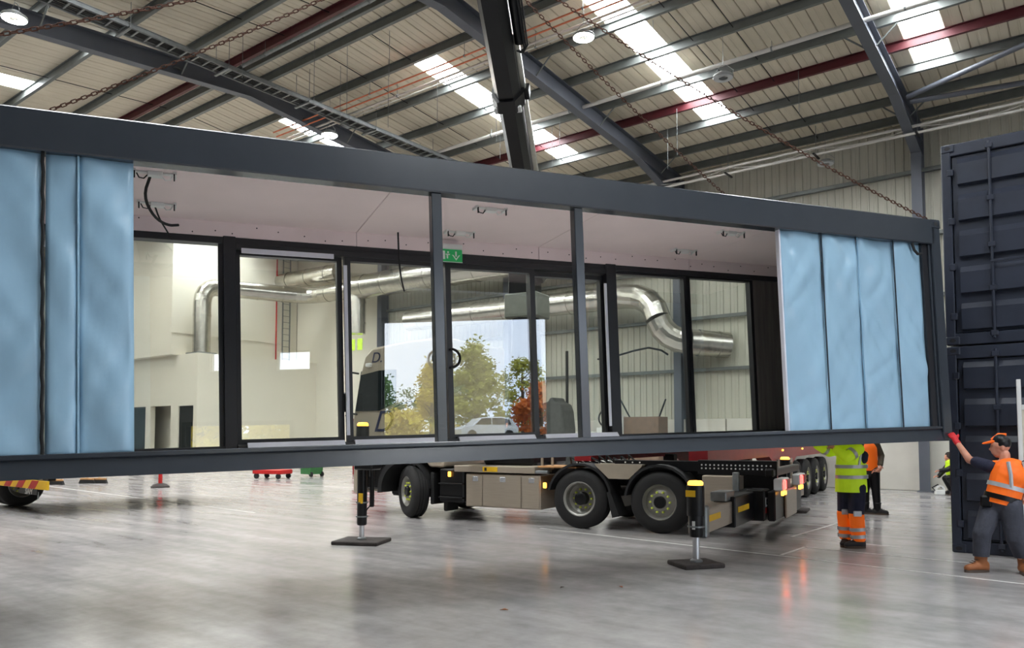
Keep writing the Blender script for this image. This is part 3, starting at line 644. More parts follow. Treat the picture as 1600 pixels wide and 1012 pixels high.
NUT = MB().tube((0, .03, 0), (0, -.012, 0), .021, .016, n=8).mesh('wheel_nut', M_nut)
wheel(0.06, .03, 'flat', math.radians(-33)); wheel(3.82, 0, 'deep'); wheel(5.26, 0, 'flat')
for x in (0, 3.82, 5.26): wheel(x, 2.5, 'deep', PI)
# chassis
for y in (.75, 1.6): T(MB().box(-1.2, 7.0, y, y+.1, .72, 1.02), 'chassis_rail', M_blackp)
for x in (-.3, 1.0, 2.2, 3.2, 4.5, 6.0): T(MB().box(x, x+.12, .8, 1.65, .74, 1.0), 'cross_member', M_blackp)
for x in (0, 3.82, 5.26): T(MB().tube((x, .3, .515), (x, 2.2, .515), .09, n=12), 'axle', M_blackp)
T(MB().cbox(-.9, 1.2, .75, 1.75, .35, .75, .05), 'engine_sump', M_blackp)
def arch(x, r0, r1, y0, y1, a0, a1, nm='mudguard', n=14):
    m = MB(); vs = []; fs = []
    for i in range(n+1):
        a = math.radians(a0+(a1-a0)*i/n)
        for r in (r0, r1):
            for y in (y0, y1): vs.append((x+r*math.cos(a), y, .53+r*math.sin(a)))
    for i in range(n):
        k = i*4; fs += [(k, k+4, k+5, k+1), (k+2, k+3, k+7, k+6), (k, k+2, k+6, k+4), (k+1, k+5, k+7, k+3)]
    fs += [(0, 1, 3, 2), (n*4, n*4+2, n*4+3, n*4+1)]
    return T(m.add(vs, fs), nm, M_black, True)
# cab
cab_poly = [(-1.36, 1.12), (-1.40, 1.25), (-1.33, 1.9), (-1.18, 2.75), (-1.02, 3.25), (-.82, 3.42), (.0, 3.50), (.92, 3.55), (.95, 1.0), (.62, 1.0), (.52, 1.12)]
T(MB().cbox(-1.38, -1.24, .1, 2.4, .42, 1.1, .04), 'bumper', M_beige)
arch(0, .56, .66, .02, .55, 60, 186)
T(MB().cbox(-1.2, -.66, .3, 2.2, .5, 1.1, .04), 'front_undertray', M_blackp)
cab = T(MB().prism(cab_poly, 'Y', .02, 2.48), 'cab', M_beige)
bv = cab.modifiers.new('b', 'BEVEL'); bv.width = .05; bv.segments = 3; bv.limit_method = 'ANGLE'
T(MB().prism([(-1.24, 2.12), (-1.10, 2.86), (-.62, 2.94), (-.2, 2.94), (-.2, 2.28), (-.62, 2.12)], 'Y', .0, .03), 'side_window', M_glassd, parent=cab)
T(MB().prism([(-1.36, 2.0), (-1.20, 2.95), (-1.17, 2.95), (-1.33, 2.0)], 'Y', .12, 2.38), 'windscreen', M_glassd, parent=cab)
M_navy = mat('navy lettering', S(38, 44, 72), .4)
t1 = text_mesh('D.', .30, .004, .25); t1.materials.append(M_navy); put('lettering', t1, cab, (-.70, .012, 3.20), (PI/2, 0, 0))
t2 = text_mesh('D', .62, .004, .35); t2.materials.append(M_navy); put('lettering', t2, cab, (-.55, .012, 1.88), (PI/2, 0, 0))
T(MB().path([(-.3, .0, 2.15), (-.05, -.01, 2.25), (.3, -.01, 2.3)], .012, 6), 'cab_scroll', M_navy, parent=cab)
T(MB().prism([(-1.1, 1.25), (-.6, 1.32), (-.55, 1.1), (-.65, .95), (-1.05, .95)], 'Y', .0, .12), 'wing_panel', M_blackp, parent=cab)
for z in (2.9, 2.05): T(MB().path([(-1.2, .05, z), (-1.28, -.1, z+.02), (-1.3, -.22, z-.03)], .02, 8), 'mirror_arm', M_blackp, parent=cab)
T(MB().cbox(-1.38, -1.28, -.32, -.1, 2.1, 2.5, .03), 'mirror', M_blackp, parent=cab)
T(MB().cbox(-.95, -.82, -.06, .04, 3.02, 3.1, .02), 'marker_lamp', M_white, parent=cab)
arch(3.82, .57, .61, -.02, .5, 12, 168); arch(5.26, .57, .61, -.02, .5, -12, 172); arch(0, .60, .65, .0, .5, 5, 60)
T(MB().prism([(4.33, .65), (4.40, .66), (4.56, .25), (4.43, .22)], 'Y', .0, .4), 'mud_flap', M_black)
T(MB().cbox(.62, .70, .05, .45, .28, .9, .02), 'mud_flap', M_black); T(MB().cbox(.9, 1.0, .1, .5, .16, .5, .02), 'mud_flap', M_black)
# steps and tanks behind the cab
T(MB().cbox(.86, 1.42, .02, .7, .34, .98, .03), 'step_box', M_blackp)
for z in (.42, .68): T(MB().cbox(.88, 1.42, -.04, .08, z, z+.03, .005), 'step', M_blackp)
T(MB().tube((.7, .55, .55), (1.4, .55, .55), .3, n=20), 'air_tank', M_blackp, True)
# stainless tool boxes
M_inox = mat('brushed tool box', S(172, 160, 144), .34, .35, var=.05, stretch=(1, 1, 14), scale=3)
bx = T(MB().cbox(1.47, 3.05, .03, .72, .285, .90, .01), 'tool_box', M_inox)
for a, b in ((1.485, 1.835), (1.85, 2.655), (2.67, 3.035)):
    dr = T(MB().cbox(a, b, .005, .03, .30, .885, .008), 'box_door', M_inox, parent=bx)
    c = (a+b)/2+.03; T(MB().cbox(c-.06, c+.06, -.004, .006, .76, .85, .01), 'latch', M_chrome, parent=dr)
T(MB().cbox(1.22, 2.95, -.01, .7, .93, 1.05, .008), 'side_rail', M_inox)
T(MB().cbox(1.86, 2.18, -.016, -.009, .945, 1.035, .003), 'sticker', M_yellow); T(MB().box(1.90, 1.95, -.019, -.015, .96, 1.02), 'sticker_mark', M_black)
for x in (2.92, 3.13): T(MB().box(x, x+.035, .3, .34, 1.0, 1.4), 'stanchion', M_inox)
T(MB().cbox(2.98, 3.75, .05, .72, 1.04, 1.07, .005), 'catwalk', M_wood)
T(MB().cbox(2.95, 3.2, .0, .1, .93, .99, .01), 'rail_end', M_galv)
T(MB().prism([(4.10, 1.13), (4.97, 1.13), (4.95, 1.09), (4.72, .88), (4.36, .88), (4.13, 1.09)], 'Y', .02, .6), 'splash_guard', M_beige)
# marker lamps along the side
for x, z in ((-.62, 1.0), (1.12, .88), (3.16, .73)):
    T(MB().cbox(x-.035, x+.035, -.03, .0, z-.05, z+.05, .012), 'marker_lamp', M_amber if x > -.5 else mat('orange reflector', S(210, 90, 50), .3))
# fifth wheel plate and hoses above the rear axles
T(MB().cbox(3.9, 5.2, .75, 1.75, 1.02, 1.12, .03), 'fifth_wheel', M_blackp)
hz = MB()
for k in range(9):
    x = 3.4+k*.14; hz.path([(x, .6, 1.1), (x+.05, .45, 1.22+.03*(k % 3)), (x+.16, .5, 1.16), (x+.2, .7, 1.12)], .018, 6)
stuff(T(hz, 'hose_coil', M_black))
# rear end
T(MB().cbox(5.98, 6.50, -.02, .6, .45, .98, .015), 'rear_tool_box', M_inox); T(MB().cbox(6.2, 6.32, -.026, -.018, .6, .7, .01), 'latch', M_galv)
T(MB().cbox(6.47, 6.56, -.06, .05, .5, 1.04, .01), 'rear_post', M_galv)
fr = T(MB().cbox(5.85, 7.1, .2, .32, .98, 1.22, .01), 'tail_frame', M_blackp)
bm_ = MB().tube((0, -.006, 0), (0, .0, 0), .014, n=8).mesh('hole_light_dot', M_white)  # white dots standing in for light through the perforated tail frame
for r in range(2):
    for k in range(17): put('hole_light_dot', bm_, fr, (5.92+k*.068, .2, 1.14-r*.055))
for k in range(3): put('hole_light_dot', bm_, fr, (4.6+k*.13, .2, 1.16))
T(MB().cbox(4.4, 5.9, .2, .3, 1.02, 1.2, .01), 'tail_frame', M_blackp)
T(MB().cbox(6.98, 7.1, .02, 2.48, .3, .76, .02), 'rear_cross_member', M_blackp); T(MB().cbox(7.1, 7.14, .75, 1.75, .28, .74, .02), 'towing_plate', M_inox); T(MB().cbox(6.95, 7.08, .0, 2.5, .98, 1.1, .02), 'rear_cross_member', M_blackp)
for y in (.1, 1.75):
    l = T(MB().cbox(7.06, 7.2, y, y+.6, .76, .95, .02), 'lamp_cluster', M_white)
    T(MB().cbox(7.19, 7.225, y+.02, y+.2, .78, .93, .02), 'tail_lens', M_redl, parent=l); T(MB().cbox(7.19, 7.22, y+.24, y+.55, .78, .93, .02), 'lens', M_red, parent=l)
    for yy in (y+.08, y+.3): T(MB().tube((7.16, yy, .72), (7.2, yy, .72), .035, n=10), 'amber_lens', M_amber, parent=l)
for y, c in ((.22, M_white), (.5, M_white)):
    T(MB().cbox(6.965, 6.975, y, y+.18, .5, .66, .002), 'warning_label', c); T(MB().cbox(6.965, 6.975, y, y+.18, .40, .49, .002), 'warning_label', M_red)
T(MB().cbox(6.66, 6.95, -.02, .4, .3, .78, .02), 'winch_housing', M_blackp)
for y, c in ((.02, M_white), (.2, M_white)):
    o = T(MB().cbox(6.952, 6.958, y, y+.13, .52, .66, .002), 'warning_label', c); T(MB().torus((6.962, y+.065, .59), .04, .008, 'X', 0, 2*PI, 14, 5), 'warning_mark', M_black, parent=o); T(MB().cbox(6.952, 6.958, y, y+.13, .42, .50, .002), 'warning_label', M_red)
# outriggers
def jack(x, y, ztop, zc, zf, r, name='outrigger_leg', big=None):
    j = bpy.data.objects.new(name, None); COL.objects.link(j); j.parent = tk; j.location = (x, y, 0)
    T(MB().tube((0, 0, .07), (0, 0, zf+.05), r*.52, n=18), 'piston_rod', M_chrome, True, j)
    T(MB().lathe([(0, zf), (r*.9, zf), (r, zf+.03), (r, zc), (r*.98, zc), (0, zc)], axis='Z', n=20), 'cylinder', M_blackp, True, j)
    T(MB().lathe([(0, zc), (r*1.25, zc), (r*1.3, zc+.02), (r*1.3, ztop), (0, ztop)], axis='Z', n=20), 'cylinder_head', M_blackp, True, j)
    T(MB().lathe([(0, .055), (r*.9, .055), (r*.9, .075), (r*.5, .095), (0, .095)], axis='Z', n=18), 'foot', M_galv, True, j)
    for z in (zf+.12, zf+.33): T(MB().lathe([(r, z), (r+.02, z), (r+.02, z+.02), (r, z+.02)], axis='Z', n=20), 'clamp_band', M_galv, True, j)
    b = T(MB().lathe([(0, ztop), (r*1.1, ztop), (r*1.15, ztop+.03), (r*.9, ztop+.055), (0, ztop+.06)], axis='Z', n=18), 'beacon', M_amber, True, j)
    return j
jl = jack(1.68, -3.21, 1.76, 1.12, .27, .075)
T(MB().cbox(-.09, .26, -.1, .14, 1.1, 1.5, .02), 'leg_bracket', M_blackp, parent=jl); T(MB().tube((.19, .0, .55), (.19, 0, 1.15), .035, n=10), 'hydraulic_cylinder', M_blackp, parent=jl)
T(MB().tube((.16, .0, 1.0), (.16, .0, 1.2), .02, n=8), 'hydraulic_rod', M_chrome, parent=jl); T(MB().path([(.19, 0, .6), (.1, -.02, .5), (.06, 0, .46)], .01, 6), 'hose', M_black, parent=jl)
T(MB().prism([(.0, .6), (.076, .6), (.076, .75), (.0, .75)], 'Y', -.085, -.07), 'sticker', M_yellow, parent=jl)
jr = jack(6.655, -2.77, 1.00, .62, .36, .085)
T(MB().prism([(-.09, .86), (.03, .86), (.03, .94), (-.09, .94)], 'Y', -.122, -.108), 'sticker', M_yellow, parent=jr); T(MB().box(-.02, .015, -.1, -.085, .46, .56), 'label', M_white, parent=jr)
T(MB().cbox(-.1, .12, .06, .2, .34, .74, .02), 'leg_bracket', M_galv, parent=jr)
jf = jack(6.39, 5.05, 1.1, .62, .3, .085)
T(MB().cbox(1.55, 1.8, -3.15, 2.5, 1.17, 1.42, .015), 'stabiliser_beam', M_inox)
sb = T(MB().cbox(6.53, 6.74, -2.68, 2.6, .38, .69, .012), 'stabiliser_beam', M_inox)
T(MB().cbox(6.48, 6.79, -1.25, 2.6, .32, .75, .015), 'stabiliser_sleeve', M_blackp); T(MB().cbox(6.5, 6.77, .0, 5.0, .36, .7, .01), 'stabiliser_beam', M_inox)
T(MB().box(6.741, 6.746, -2.55, -1.9, .52, .6), 'sticker', M_yellow, parent=sb); T(MB().box(6.791, 6.796, -1.1, -.4, .52, .6), 'sticker', M_yellow, parent=sb)
T(MB().cbox(6.5, 6.72, -1.5, -1.0, .7, .83, .01), 'hose_guide', M_galv)
# crane: column and boom (truck space -> boom laid out along a line)
T(MB().cbox(1.55, 2.65, .5, 2.0, 1.05, 1.6, .05), 'crane_base', M_blackp)
T(MB().lathe([(0, 1.6), (.42, 1.6), (.42, 1.75), (.36, 1.8), (.30, 3.4), (.28, 4.0), (0, 4.0)], o=(2.1, 1.25, 0), axis='Z', n=24), 'crane_column', M_blackp, True)
T(MB().cbox(1.76, 2.5, .95, 1.55, 3.95, 4.45, .03), 'slew_housing', mat('grey crane housing', S(120, 122, 112), .4, .2))
T(MB().cbox(1.82, 2.34, 1.0, 1.5, 4.4, 5.3, .03), 'column_head', M_blackp)
iT = Matrix.Rotation(-TRZ, 4, 'Z') @ Matrix.Translation((11.089, -10.763, 0))
BA = Vector((2.38, 1.25, 4.95)); BB = iT @ Vector((-5.72, 6.22, 9.45)); bd = BB-BA; BL = bd.length; bd.normalize()
bu = Vector((0, 0, 1)); bs = bd.cross(bu).normalized(); bu = bs.cross(bd).normalized()
BM = Matrix(((bs.x, bd.x, bu.x, BA.x), (bs.y, bd.y, bu.y, BA.y), (bs.z, bd.z, bu.z, BA.z), (0, 0, 0, 1)))
def hexbeam(name, y0, y1, w, h, mt=M_blackp):
    m = MB(); c = .35
    poly = [(-w/2, -h/2+h*c), (-w/2*.55, -h/2), (w/2*.55, -h/2), (w/2, -h/2+h*c), (w/2, h/2-h*.12), (w/2-.04, h/2), (-w/2+.04, h/2), (-w/2, h/2-h*.12)]
    m.prism(poly, 'Y', y0, y1); m.v = [tuple(BM @ Vector(p)) for p in m.v]; return T(m, name, mt)
def bbox(name, x0, x1, y0, y1, z0, z1, mt, par=None):
    m = MB().cbox(x0, x1, y0, y1, z0, z1, .012); m.v = [tuple(BM @ Vector(p)) for p in m.v]; return T(m, name, mt, parent=par)
def btube(name, a, b, r, mt, n=14):
    m = MB().tube(a, b, r, n=n); m.v = [tuple(BM @ Vector(p)) for p in m.v]; return T(m, name, mt, True)
s1, s2 = BL*.24, BL*.46
hexbeam('boom_section', -.2, s1, .34, .42); hexbeam('boom_section', s1, s2, .37, .46); hexbeam('boom_section', s2, BL, .42, .54)
for y, w, h in ((s1, .44, .54), (s2, .52, .64)):
    k = hexbeam('boom_collar', y-.05, y+.16, w, h)
    for sx in (-1, 1): bbox('wear_pad', sx*w*.3-.065, sx*w*.3+.065, y-.08, y+.03, -h/2-.012+.055, -h/2+.10, M_white, k)
M_silver = mat('silver ram', S(190, 190, 178), .3, .6)
bbox('extension_ram', -.28, -.20, s1-.1, s2+1.0, .05, .14, M_silver); btube('ram_cylinder', (-.30, s2+.9, .06), (-.30, BL, .06), .085, M_blackp)
for k in range(3):
    m = MB().path([(-.36-.03*k, BL, -.02), (-.36-.03*k, s2+.85+.02*k, -.02), (-.30-.02*k, s2+.78, -.02), (-.24-.02*k, s2+.82, -.02)], .013, 6); m.v = [tuple(BM @ Vector(p)) for p in m.v]; T(m, 'hydraulic_hose', M_black)
for y in (s1, s2): bbox('ram_bracket', -.33, -.17, y-.04, y+.14, 0, .2, M_blackp)
m = MB().tube(iT @ Vector((-5.60, 6.40, 9.3)), iT @ Vector((-5.66, 6.36, 7.95)), .02, n=8); T(m, 'hoist_rope', M_blackp)
# pads under the outriggers
M_pad = mat('worn black outrigger pad', S(52, 46, 44), .8, var=.35, scale=9, bump=.3)
def pad(wx, wy, rz, label, s=.36):
    o = MB().cbox(-s, s, -s*.85, s*.85, 0, .055, .012).build('outrigger_pad', M_pad); o.location = (wx, wy, 0); o.rotation_euler = (0, 0, rz); tag(o, label, 'pad', 'outrigger pads')
pad(-8.95, 7.84, .45, 'black square pad under the stabiliser leg nearest the truck cab'); pad(-4.10, 9.01, .95, 'black pad under the stabiliser leg by the rear wheels', .275)
pad(-5.52, 16.71, .2, 'dark pad under the far stabiliser leg beyond the truck tail', .45)
# ------------------------------------------------------------------ red trailer, jack-knifed behind the truck
tl = thing('low_loader_trailer', 'red low loader trailer standing crosswise behind the truck tail', 'trailer', (-6.55, 12.75, 0), math.radians(7))
M_tred = mat('dark red trailer paint', S(138, 24, 30), .4, var=.1)
def L(m, name, mt, smooth=False, parent=None): return m.build(name, mt, parent or tl, smooth)
L(MB().prism([(-.9, 1.16), (-.9, 1.5), (5.0, 1.5), (5.6, 1.45), (12.0, 1.45), (12.0, 1.1), (6.6, 1.1), (5.6, .8), (4.6, .82), (3.6, 1.16)], 'X', .9, 1.22), 'side_beam', M_tred)
L(MB().prism([(-.9, 1.16), (-.9, 1.5), (5.0, 1.5), (5.6, 1.45), (12.0, 1.45), (12.0, 1.1), (6.6, 1.1), (5.6, .8), (4.6, .82), (3.6, 1.16)], 'X', -1.22, -.9), 'side_beam', M_tred)
L(MB().box(-1.2, 1.2, -.7, 12.0, 1.42, 1.5), 'deck', M_blackp)
for y in (6.6, 7.93, 9.26, 10.59):
    for sx in (0, 1):
        w = wheel(0, 0, 'flat', 0, .5, tl); w.location = (1.27 if sx else -1.27, y, .5); w.rotation_euler = (0, 0, PI/2 if sx else -PI/2)
    L(MB().tube((-1.0, y, .5), (1.0, y, .5), .08, n=10), 'axle', M_blackp)
m = MB(); y0, y1 = 4.3, 5.9
m.box(1.2, 1.26, y0, y1, .98, 1.08); m.box(1.2, 1.26, y0, y1, .45, .55); m.box(1.2, 1.26, y0, y0+.1, .45, 1.08); m.box(1.2, 1.26, y1-.1, y1, .45, 1.08); L(m, 'side_guard', M_inox)
L(MB().box(.9, 1.18, 4.5, 5.8, .5, 1.0), 'storage_box', M_blackp)
for y in (4.9, 7.3): L(MB().cbox(1.22, 1.25, y, y+.06, 1.26, 1.3, .008), 'side_marker', M_amber)
L(MB().cbox(.7, .95, 3.0, 3.25, .25, 1.2, .02), 'landing_leg', M_blackp); L(MB().cbox(-.95, -.7, 3.0, 3.25, .25, 1.2, .02), 'landing_leg', M_blackp)
# ------------------------------------------------------------------ lorry tail at the far left
lt = thing('flatbed_lorry', 'low flatbed lorry tail with red and yellow chevron board, left edge', 'lorry', (-18.8, 6.5, 0))
def Q(m, name, mt, smooth=False, parent=None): return m.build(name, mt, parent or lt, smooth)
Q(MB().cbox(-1.0, 1.97, .0, .05, .52, .70, .006), 'chevron_board', M_yellow)
st = MB().prism([(0, .525), (.33, .525), (.53, .695), (.20, .695)], 'Y', -.006, .0).mesh('red_stripe', M_red)
for k in range(4): put('red_stripe', st, lt, (-.9+k*.65, 0, 0))
Q(MB().cbox(-1.2, 2.1, .02, 4.2, .78, .95, .01), 'deck', M_blackp); Q(MB().cbox(-1.0, 1.9, .05, .2, .7, .82, .01), 'rear_bar', M_blackp)
for k in range(7): Q(MB().cbox(-.9+k*.4, -.75+k*.4, .0, .05, .72, .78, .005), 'reflector', M_red if k % 2 else M_white)
for x in (-1.3, -.95):
    w = wheel(0, 0, 'deep', 0, .5, lt); w.location = (x, .62, .5); w.rotation_euler = (0, 0, PI/2)
fl = Q(MB().cbox(.55, 1.45, .02, .04, .40, .52, .005), 'flap_plate', M_blackp); tm = text_mesh('SIAM', .17, .003, .3); tm.materials.append(M_white); put('lettering', tm, fl, (1.02, .017, .455), (PI/2, 0, 0))
Q(MB().tube((1.3, .1, .30), (1.3, .1, .45), .015, n=6), 'drain_tap', M_galv)
# ------------------------------------------------------------------ things on the floor behind
b = thing('red_bollard', 'red post on a round grey base under the module', 'bollard', (-23.47, 12.32, 0))
MB().lathe([(0, 0), (.27, 0), (.28, .03), (.2, .09), (.08, .13), (0, .13)], axis='Z', n=24).build('base', M_pad, b, True); MB().tube((0, 0, .1), (0, 0, 1.0), .06, n=14).build('post', M_red, b, True)
def cart(x, y, rz, label, c, l=1.3):
    r = thing('trolley', label, 'trolley', (x, y, 0), rz)
    MB().cbox(-l/2, l/2, -.35, .35, .18, .34, .02).build('deck', c, r); MB().path([(-l/2, -.3, .3), (-l/2-.1, -.3, 1.0), (-l/2-.1, .3, 1.0), (-l/2, .3, .3)], .025, 8).build('handle', c, r, True)
    for sx in (-1, 1):
        for sy in (-1, 1): MB().tube((sx*l*.38, sy*.3-.03, .1), (sx*l*.38, sy*.3+.03, .1), .1, n=14).build('castor', M_black, r)
cart(-24.9, 17.4, .3, 'red trolley on the floor left of the stabiliser leg', M_red); cart(-20.4, 18.4, .2, 'red trolley half hidden behind the stabiliser leg', M_red, 1.0)
M_greenp = mat('green paint', S(52, 110, 60), .5)
gb = thing('wheeled_bin', 'green wheeled bin beside the red trolley', 'bin', (-24.9, 19.2, 0)); MB().prism([(-.3, .1), (.3, .1), (.36, .95), (-.36, .95)], 'Y', -.3, .3).build('bin_body', M_greenp, gb); MB().cbox(-.38, .38, -.34, .34, .95, 1.02, .02).build('lid', M_greenp, gb)
for sx in (-1, 1): MB().tube((.3, sx*.26-.03, .1), (.3, sx*.26+.03, .1), .1, n=12).build('castor', M_black, gb)
for k, (x, y) in enumerate(((-27.3, 11.8), (-27.0, 12.05), (-27.4, 10.85))):
    r = thing('push_broom', ('broom with dark bristles standing left of the red bollard', 'second broom beside the first, nearer the bollard', 'broom lying nearest the chevron lorry')[k], 'broom', (x, y, 0), .5, group='brooms against the left side')
    MB().cbox(-.25, .25, -.05, .05, .12, .18, .01).build('broom_head', M_wood, r); stuff(MB().prism([(-.25, .12), (.25, .12), (.3, 0), (-.3, 0)], 'Y', -.05, .05).build('bristles', M_black, r)); MB().tube((0, 0, .18), (.1, .3, 1.4), .014, n=8).build('handle', M_wood, r)
# stored items by the back wall, seen through the right windows
def crate(x, y, w, d, h, mt, label, name='storage_crate', cat='crate'):
    r = thing(name, label, cat, (x, y, 0))
    MB().cbox(-w/2, w/2, -d/2, d/2, .1, h, .015).build('body', mt, r)
    for sx in (-1, 1): MB().box(sx*w*.36-.05, sx*w*.36+.05, -d/2, d/2, 0, .1).build('skid', M_wood, r)
    for z in (.35, .7): MB().box(-w/2-.012, w/2+.012, -d/2-.012, d/2+.012, h*z, h*z+.03).build('strap', mt, r)
M_brownb = mat('brown board', S(120, 100, 84), .8, var=.15); M_greyb = mat('grey tarpaulin', S(64, 66, 64), .7, var=.2)
crate(-12.6, 23.6, 1.5, .7, 2.25, M_brownb, 'brown boarded crate by the grey column behind the right window'); crate(-14.2, 23.8, .5, .5, 1.9, M_white, 'narrow white carton stack seen through the right window', 'carton_stack', 'carton')
crate(-13.35, 23.2, .35, .4, 2.3, M_white, 'tall white box beside the brown crate')
crate(-15.1, 24.0, .8, .5, 1.75, M_white, 'low white box behind the right sliding door'); crate(-17.9, 23.8, 1.2, .7, 2.1, mat('pink brick pallet', S(176, 130, 112), .8), 'pinkish pallet load left of the dark tarpaulin')
# covered machine: dark lumpy shape
mm = thing('covered_machine', 'dark covered machine standing by the back wall behind the glass', 'machine', (-16.1, 23.4, 0))
prof = [(-1.0, 0), (-1.0, 1.75), (-.75, 1.85), (-.6, 2.1), (-.5, 2.55), (-.35, 2.8), (-.1, 2.85), (.0, 3.0), (.12, 3.0), (.2, 2.85), (.45, 2.75), (.55, 2.5), (.62, 1.9), (.7, 0)]
c_ = MB().prism(prof, 'Y', -.4, .4).build('cover', M_greyb, mm); bv = c_.modifiers.new('b', 'BEVEL'); bv.width = .06; bv.segments = 2
MB().cbox(-.6, -.3, -.45, -.38, 2.62, 2.7, .02).build('lamp_bar', M_white, mm)
tag(MB().path([(-18.7, 24.9, 4.6), (-18.2, 24.7, 4.75), (-17.9, 24.7, 4.7), (-17.85, 24.7, 4.4), (-17.85, 24.7, 1.9)], .05, 8).build('hanging_hose', M_black), 'black hose looped over the wall rail beside the sky reflection', 'hose')
tag(MB().tube((-16.6, 24.9, 2.6), (-16.6, 24.9, 4.9), .06, n=8).build('wall_post', M_blackp), 'dark upright post standing against the back wall above the machine', 'post')
tag(MB().path([(-15.2, 24.9, 4.5), (-14.4, 24.6, 4.5), (-13.5, 24.6, 4.68), (-12.9, 24.6, 4.75), (-12.4, 24.6, 4.62), (-12.15, 24.6, 4.45)], .035, 8).build('hanging_hose', M_black), 'black hose slung along the wall to the grey column', 'hose')
tag(MB().tube((-14.9, 24.6, 4.35), (-12.9, 24.2, 1.3), .03, n=8).build('leaning_pole', M_blackp), 'long dark pole leaning down to the right behind the window', 'pole')
tag(MB().tube((-12.9, 24.5, 1.2), (-12.3, 24.7, 2.9), .03, n=8).build('leaning_pole', M_blackp), 'short dark pole leaning up to the right by the brown crate', 'pole')
tag(MB().torus((-14.2, 23.8, 2.23), .3, .03, 'Y', 0, 2*PI, 24, 8).build('hose_ring', M_black), 'dark ring of hose on top of the white cartons', 'hose ring')
# orange and red items left of the cab
rc = thing('red_cabinet', 'red tool cabinet standing left of the truck cab', 'cabinet', (-24.0, 21.4, 0)); MB().cbox(-.6, .6, -.4, .4, .0, 2.3, .02).build('body', M_tred, rc)
for k in range(4): d_ = MB().cbox(-.56, .56, -.43, -.4, .2+k*.5, .65+k*.5, .01).build('drawer', M_tred, rc); MB().box(-.3, .3, -.46, -.43, .55+k*.5, .59+k*.5).build('handle', M_blackp, d_)
# ------------------------------------------------------------------ stacked containers
def container(z, label):
    r = thing('shipping_container', label, 'container', (-1.77, 12.28, z), group='stacked shipping containers')
    W_, D_, H_ = 2.438, 6.058, 2.86
    def B(m, name, mt=M_bluec, parent=None): return m.build(name, mt, parent or r)
    for x0 in (0, W_-.12): B(MB().cbox(x0, x0+.12, 0, .14, .1, H_-.1, .012), 'corner_post')
    B(MB().cbox(.1, W_-.1, .01, .13, H_-.17, H_, .01), 'door_header'); B(MB().cbox(.1, W_-.1, .01, .13, .0, .16, .01), 'door_sill')
    for x0 in (0, W_-.17):
        for z0 in (0, H_-.12):
            c = B(MB().cbox(x0, x0+.17, -.012, .16, z0, z0+.12, .015), 'corner_casting')
            B(MB().prism([(x0+.085+.04*math.cos(a), z0+.06+.026*math.sin(a)) for a in [2*PI*i/14 for i in range(14)]], 'Y', -.0145, -.010), 'slot', M_black, c)
    for k, (x0, x1) in enumerate(((.13, 1.21), (1.225, 2.31))):
        d = B(MB().cbox(x0, x1, .05, .09, .17, H_-.18, .006), 'door')
        for i in range(5):
            zz = .19+i*.515
            B(MB().prism([(.055, zz), (-.012, zz+.02), (-.012, zz+.31), (.055, zz+.40)], 'X', x0+.07, x1-.04), 'door_rib', M_bluec, d)
        for xr in (x0+.46, x0+.98):
            lb = B(MB().tube((xr, -.04, .06), (xr, -.04, H_-.06), .019, n=10), 'lock_rod', M_bluec, d)
            for zz in (.13, .75, 1.35, 2.0, H_-.13): B(MB().cbox(xr-.045, xr+.045, -.065, .03, zz-.035, zz+.035, .008), 'rod_bracket', M_bluec, d)
            B(MB().cbox(xr-.02, xr+.42 if xr < x0+.5 else xr+.06, -.075, -.055, 1.1, 1.135, .006), 'lock_handle', M_bluec, d)
        for zz in (.4, 1.1, 1.75, 2.45): B(MB().cbox(x0-.06 if k == 0 else x1-.02, x0+.02 if k == 0 else x1+.06, -.015, .06, zz-.05, zz+.05, .01), 'hinge', M_bluec, d)
    m = MB()   # corrugated sides and roof
    for sx in (0.0, W_-.05):
        n = 22; vs = []
        for i in range(n*4+1):
            y = .14+(D_-.28)*i/(n*4); o = (0, .036, .036, 0)[i % 4]
            vs += [(sx+(o if sx == 0 else .05-o), y, .16), (sx+(o if sx == 0 else .05-o), y, H_-.1)]
        m.add(vs, [(2*i, 2*i+1, 2*i+3, 2*i+2) for i in range(n*4)])
    B(m, 'side_panel'); B(MB().box(.02, W_-.02, .1, D_-.1, H_-.08, H_-.05), 'roof_panel'); B(MB().box(.05, W_-.05, D_-.1, D_-.05, .1, H_-.1), 'end_panel'); B(MB().box(.02, W_-.02, .1, D_-.1, .1, .16), 'floor_panel')
    for x0 in (0, W_-.12):
        B(MB().box(x0, x0+.12, .1, D_, .02, .16), 'side_rail'); B(MB().box(x0, x0+.1, .1, D_, H_-.09, H_-.01), 'side_rail')
    return r
container(0, 'lower dark blue shipping container behind the man in the orange vest'); container(2.885, 'upper dark blue shipping container stacked on the lower one')
tag(MB().path([(-.68, 12.2, 5.15), (-.66, 12.17, 4.95), (-.6, 12.16, 4.82), (-.5, 12.19, 4.75)], .009, 6).build('loose_wire', M_wpipe), 'thin pale wire looped on the upper container lock rod', 'wire')
pst = thing('white_door_edge', 'white battened panel edge standing upright at the right border', 'panel', (-.93, 11.93, 0), .12)
MB().cbox(0, .05, 0, .06, .0, 2.35, .005).build('edge_post', M_white, pst); MB().cbox(.05, .9, .01, .05, .12, 1.95, .005).build('panel_board', mat('pale board', S(205, 198, 180), .7), pst); MB().cbox(.05, .9, 0, .06, .05, .12, .005).build('bottom_batten', M_white, pst); MB().cbox(.05, .9, 0, .06, 1.95, 2.02, .005).build('top_batten', M_white, pst)
